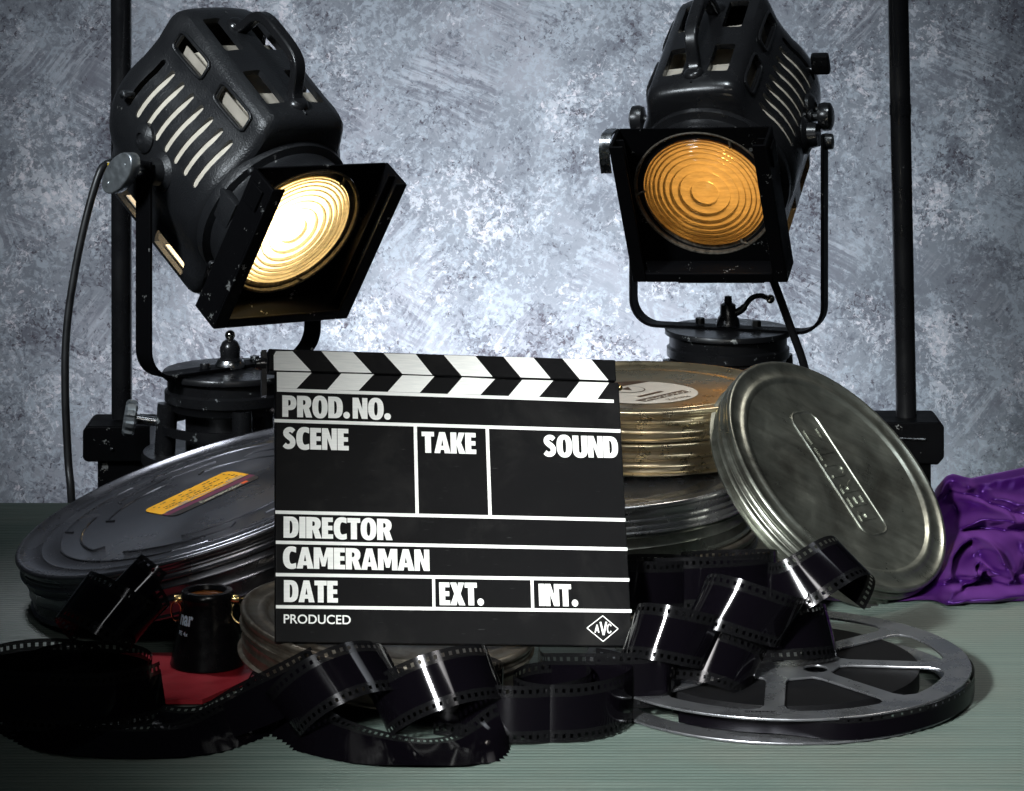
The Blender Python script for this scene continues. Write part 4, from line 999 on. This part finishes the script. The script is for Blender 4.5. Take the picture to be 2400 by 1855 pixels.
# narrow film round the rim of the reel
P = []
for a in range(-128, 14, 1):                # comes out from between the flanges and runs round the outside
    e = max(0, min(1, (a + 98) / 26)); e = e * e * (3 - 2 * e); rr = RR * (.90 + .118 * e)
    P.append((cR + Vector((rr * cos(radians(a)), rr * sin(radians(a)), .0104 - .0008 * e)), Vector((0, 0, 1))))
ribbon('film_strip', 'narrow black film strip standing around the front rim of the reel', P, .0134, M_film16)

# ------------------------------------------------------------------ magnifier on the red card
zc = .0035
card = bmesh.new(); P = [on_plane(x, y, (0, 0, zc), Vector((0, 0, 1))) for x, y in ((640, 1567), (474, 1640), (-60, 1640), (-30, 1575), (300, 1530), (560, 1530))]
ct = sum(P, Vector()) / len(P); A = [card.verts.new((p.x - ct.x, p.y - ct.y, 0)) for p in P]; B = [card.verts.new((p.x - ct.x, p.y - ct.y, -zc + .0005)) for p in P]
card.faces.new(A); card.faces.new(B)
for k_i in range(len(P)): card.faces.new((A[k_i], A[(k_i + 1) % len(P)], B[(k_i + 1) % len(P)], B[k_i]))
o = obj('red_card', mesh(card, smooth=0), M_red); o.location = (ct.x, ct.y, zc); tag(o, 'bright red card lying flat under the black magnifier', 'card')
pl = on_plane(486, 1556, (0, 0, zc), Vector((0, 0, 1)))
loupe = thing('magnifier', 'short black magnifier with brass strap rings standing on the red card', 'magnifier', Matrix.Translation(pl))
lr_ = .0178
bm = bmesh.new(); add_lathe(bm, [(.0245, 0), (.0250, .001), (.0225, .012), (.0205, .022), (.0190, .032), (lr_, .040), (lr_, .044), (lr_ + .0005, .045), (lr_ + .0005, .0475), (lr_ - .001, .0495), (lr_ - .0045, .0497), (lr_ - .006, .047)], 64); obj('barrel', mesh(bm), M_clean, loupe)
bm = bmesh.new(); add_lathe(bm, [(0, .0478), (.006, .0475), (lr_ - .0058, .0462)], 48); obj('eye_lens', mesh(bm), simple('orange_coated_glass', (.16, .05, .01), .08, 0, 0, 60, 0, 400, .9), loupe)
for sx in (-1, 1):
    bm = bmesh.new(); add_lathe(bm, [(0, .003), (.0028, .0028), (.003, 0), (.0022, -.004)], 20, Matrix.Translation((sx * (lr_ + .001), -.004, .0445)) @ Matrix.Rotation(sx * pi / 2, 4, 'Y')); lug = obj('strap_lug', mesh(bm), M_brass, loupe)
    c0 = Vector((sx * (lr_ + .0045) + .002, -.006, .037)); bm = bmesh.new()
    add_tube(bm, [c0 + Vector((.0075 * cos(2 * pi * q / 36) * (1 if sx > 0 else .45), .004 * sin(2 * pi * q / 36) * sx, .0075 * sin(2 * pi * q / 36))) for q in range(37)], .0006, 8, None, False); obj('strap_ring', mesh(bm), M_brass, lug)
bm = bmesh.new()
def wrap_text(s, a0, a1, z, cap, wt):  # letters bent round the tapering barrel
    me = text_mesh(s, 1, wt); u0, u1, v0, v1 = bbox(me); b = bmesh.new(); b.from_mesh(me); bpy.data.meshes.remove(me)
    bmesh.ops.triangulate(b, faces=b.faces[:]); bmesh.ops.subdivide_edges(b, edges=b.edges[:], cuts=2)
    for v in b.verts:
        a = radians(a0 + (a1 - a0) * (v.co.x - u0) / (u1 - u0)); zz = z + cap * (v.co.y - v0) / (v1 - v0); rr = .0208 - .15 * (zz - .022); v.co = Vector((rr * cos(a), rr * sin(a), zz))
    return b
merge(bm, wrap_text('nar', 209, 246, .0290, .0068, .035)); merge(bm, wrap_text('PE 4x', 210, 236, .0225, .0028, .015)); obj('barrel_lettering', mesh(bm, smooth=0), simple('pale_blue_print', (.65, .8, .95), .5), loupe)

# ------------------------------------------------------------------ purple satin
def build_satin():
    k = NT('purple_satin'); v = k.coord()
    k.setp(Base_Color=(.034, .0020, .092, 1), Roughness=.42, Metallic=.55); k.p.inputs['Sheen Weight'].default_value = .15; k.p.inputs['Sheen Tint'].default_value = (.5, .15, .8, 1)
    w = k.noise(k.coord('Object', (1, 6, 6)), 420, 2, .5); k.bump(w, .10, .0003)
    # crests and valleys of the folds, in units of 1/3 photo pixel from the cloth's upper left: points, width, height
    folds = [([(500, 800), (545, 715), (600, 700), (660, 745)], 34, .010), ([(700, 745), (900, 705), (1130, 660), (1300, 640)], 60, .010),
             ([(600, 785), (800, 838), (960, 905), (1125, 955), (1300, 985)], 15, -.009), ([(640, 845), (770, 870), (900, 925), (1000, 965)], 40, .009), ([(880, 830), (1000, 860), (1130, 880), (1300, 900)], 30, .008),
             ([(560, 840), (640, 900), (650, 990)], 50, -.010), ([(690, 1030), (820, 985), (960, 1005), (1130, 1022), (1300, 1030)], 28, .012), ([(720, 1080), (860, 1065), (1000, 1082), (1130, 1072), (1300, 1070)], 32, -.013),
             ([(548, 1380), (590, 1250), (650, 1170), (730, 1125), (800, 1140), (860, 1210), (940, 1330), (1010, 1440)], 24, .012), ([(600, 1390), (620, 1280), (690, 1200), (740, 1180)], 22, -.011),
             ([(730, 1240), (800, 1195), (860, 1240), (910, 1310)], 26, .009), ([(725, 1385), (765, 1300), (830, 1350), (900, 1395), (1000, 1432)], 16, .010), ([(770, 1340), (830, 1400), (910, 1430)], 18, -.010),
             ([(520, 1425), (620, 1395), (720, 1390), (800, 1372)], 26, .011), ([(545, 1510), (640, 1495), (740, 1440), (800, 1385)], 15, .008), ([(690, 1500), (850, 1470), (1000, 1470), (1200, 1485)], 34, -.013),
             ([(540, 1640), (530, 1570), (560, 1530)], 20, .008), ([(590, 1600), (680, 1565), (850, 1560), (1130, 1515), (1300, 1500)], 44, .014), ([(900, 1150), (1000, 1250), (1060, 1380), (1130, 1420)], 60, .008),
             ([(1010, 1110), (1130, 1160), (1300, 1180)], 50, .006), ([(1000, 1440), (1130, 1380), (1300, 1360)], 26, -.007), ([(1080, 1200), (1130, 1290), (1140, 1400)], 30, -.005)]
    F2 = [([Vector((p[0], p[1], 0)) for p in P], w_, h_) for P, w_, h_ in folds]
    F2 = [(catmull(P, 5), w_, h_) for P, w_, h_ in F2]
    def dist(p, C):
        best = 1e9
        for a, b in zip(C, C[1:]):
            e = b - a; t = max(0., min(1., (p - a).dot(e) / max(1e-9, e.dot(e)))); best = min(best, (p - a - e * t).length)
        return best
    def lin(x, T):
        if x <= T[0][0]: return T[0][1]
        for (a, b), (c, d_) in zip(T, T[1:]):
            if x <= c: f = (x - a) / (c - a); return b + (d_ - b) * f
        return T[-1][1]
    TOP = [(-400, 1590), (100, 1580), (330, 1530), (430, 1150), (480, 800), (540, 712), (590, 692), (650, 712), (720, 728), (900, 692), (1125, 645), (1400, 615)]
    BOT = [(-400, 1600), (0, 1655), (200, 1630), (330, 1610), (440, 1612), (550, 1642), (680, 1642), (850, 1640), (1000, 1625), (1125, 1612), (1400, 1610)]
    nx, nv, nb = 190, 120, 14; bm = bmesh.new(); rows = []
    for j in range(nv + nb + 1):
        row = []
        for i in range(nx + 1):
            cx = -380 + 1700 * i / nx; tp_, bt = lin(cx, TOP), lin(cx, BOT); vv = min(1, j / nv)
            cy = bt + (tp_ - bt) * vv; t = (1640 - cy) / 990; yd = 2.262 + .21 * t
            wx = cx + 14 * noise.noise(Vector((cx * .012, cy * .012, 1.3))); wy = cy + 14 * noise.noise(Vector((cx * .012, cy * .012, 6.1))); p = Vector((wx, wy, 0)); dz = 0
            if cx > 250:
                for C, w_, h_ in F2:
                    q = dist(p, C) / (w_ * 1.35)
                    if q < 3: dz += h_ * math.exp(-q ** 1.5)
            dz = max(-.009, dz) * min(1, vv * 10 + .25) * min(1, max(0, (cx - 250) / 200)) if cx > 250 else 0
            b = at(2040 + cx / 3.125, 900 + cy / 3.125, yd) + Vector((0, -1, .20)) * dz * 2.3
            if j > nv: g = (j - nv) / nb; b.y += .06 * g; b.z += .004 * sin(pi * min(1, g * 2)) - (b.z - .002) * max(0, g * 1.15 - .15) ** 1.5
            b.z = max(.0012, b.z); row.append(bm.verts.new(b))
        rows.append(row)
    for A, B in zip(rows, rows[1:]):
        for i in range(nx): bm.faces.new((A[i], A[i + 1], B[i + 1], B[i]))
    o = obj('satin_cloth', mesh(bm, smooth=0), k.m); o.data.polygons.foreach_set('use_smooth', [True] * len(o.data.polygons))
    md = o.modifiers.new('s', 'SMOOTH'); md.iterations = 10; md.factor = .5
    tag(o, 'crumpled purple satin cloth at the right edge behind the reel', 'cloth')
build_satin()
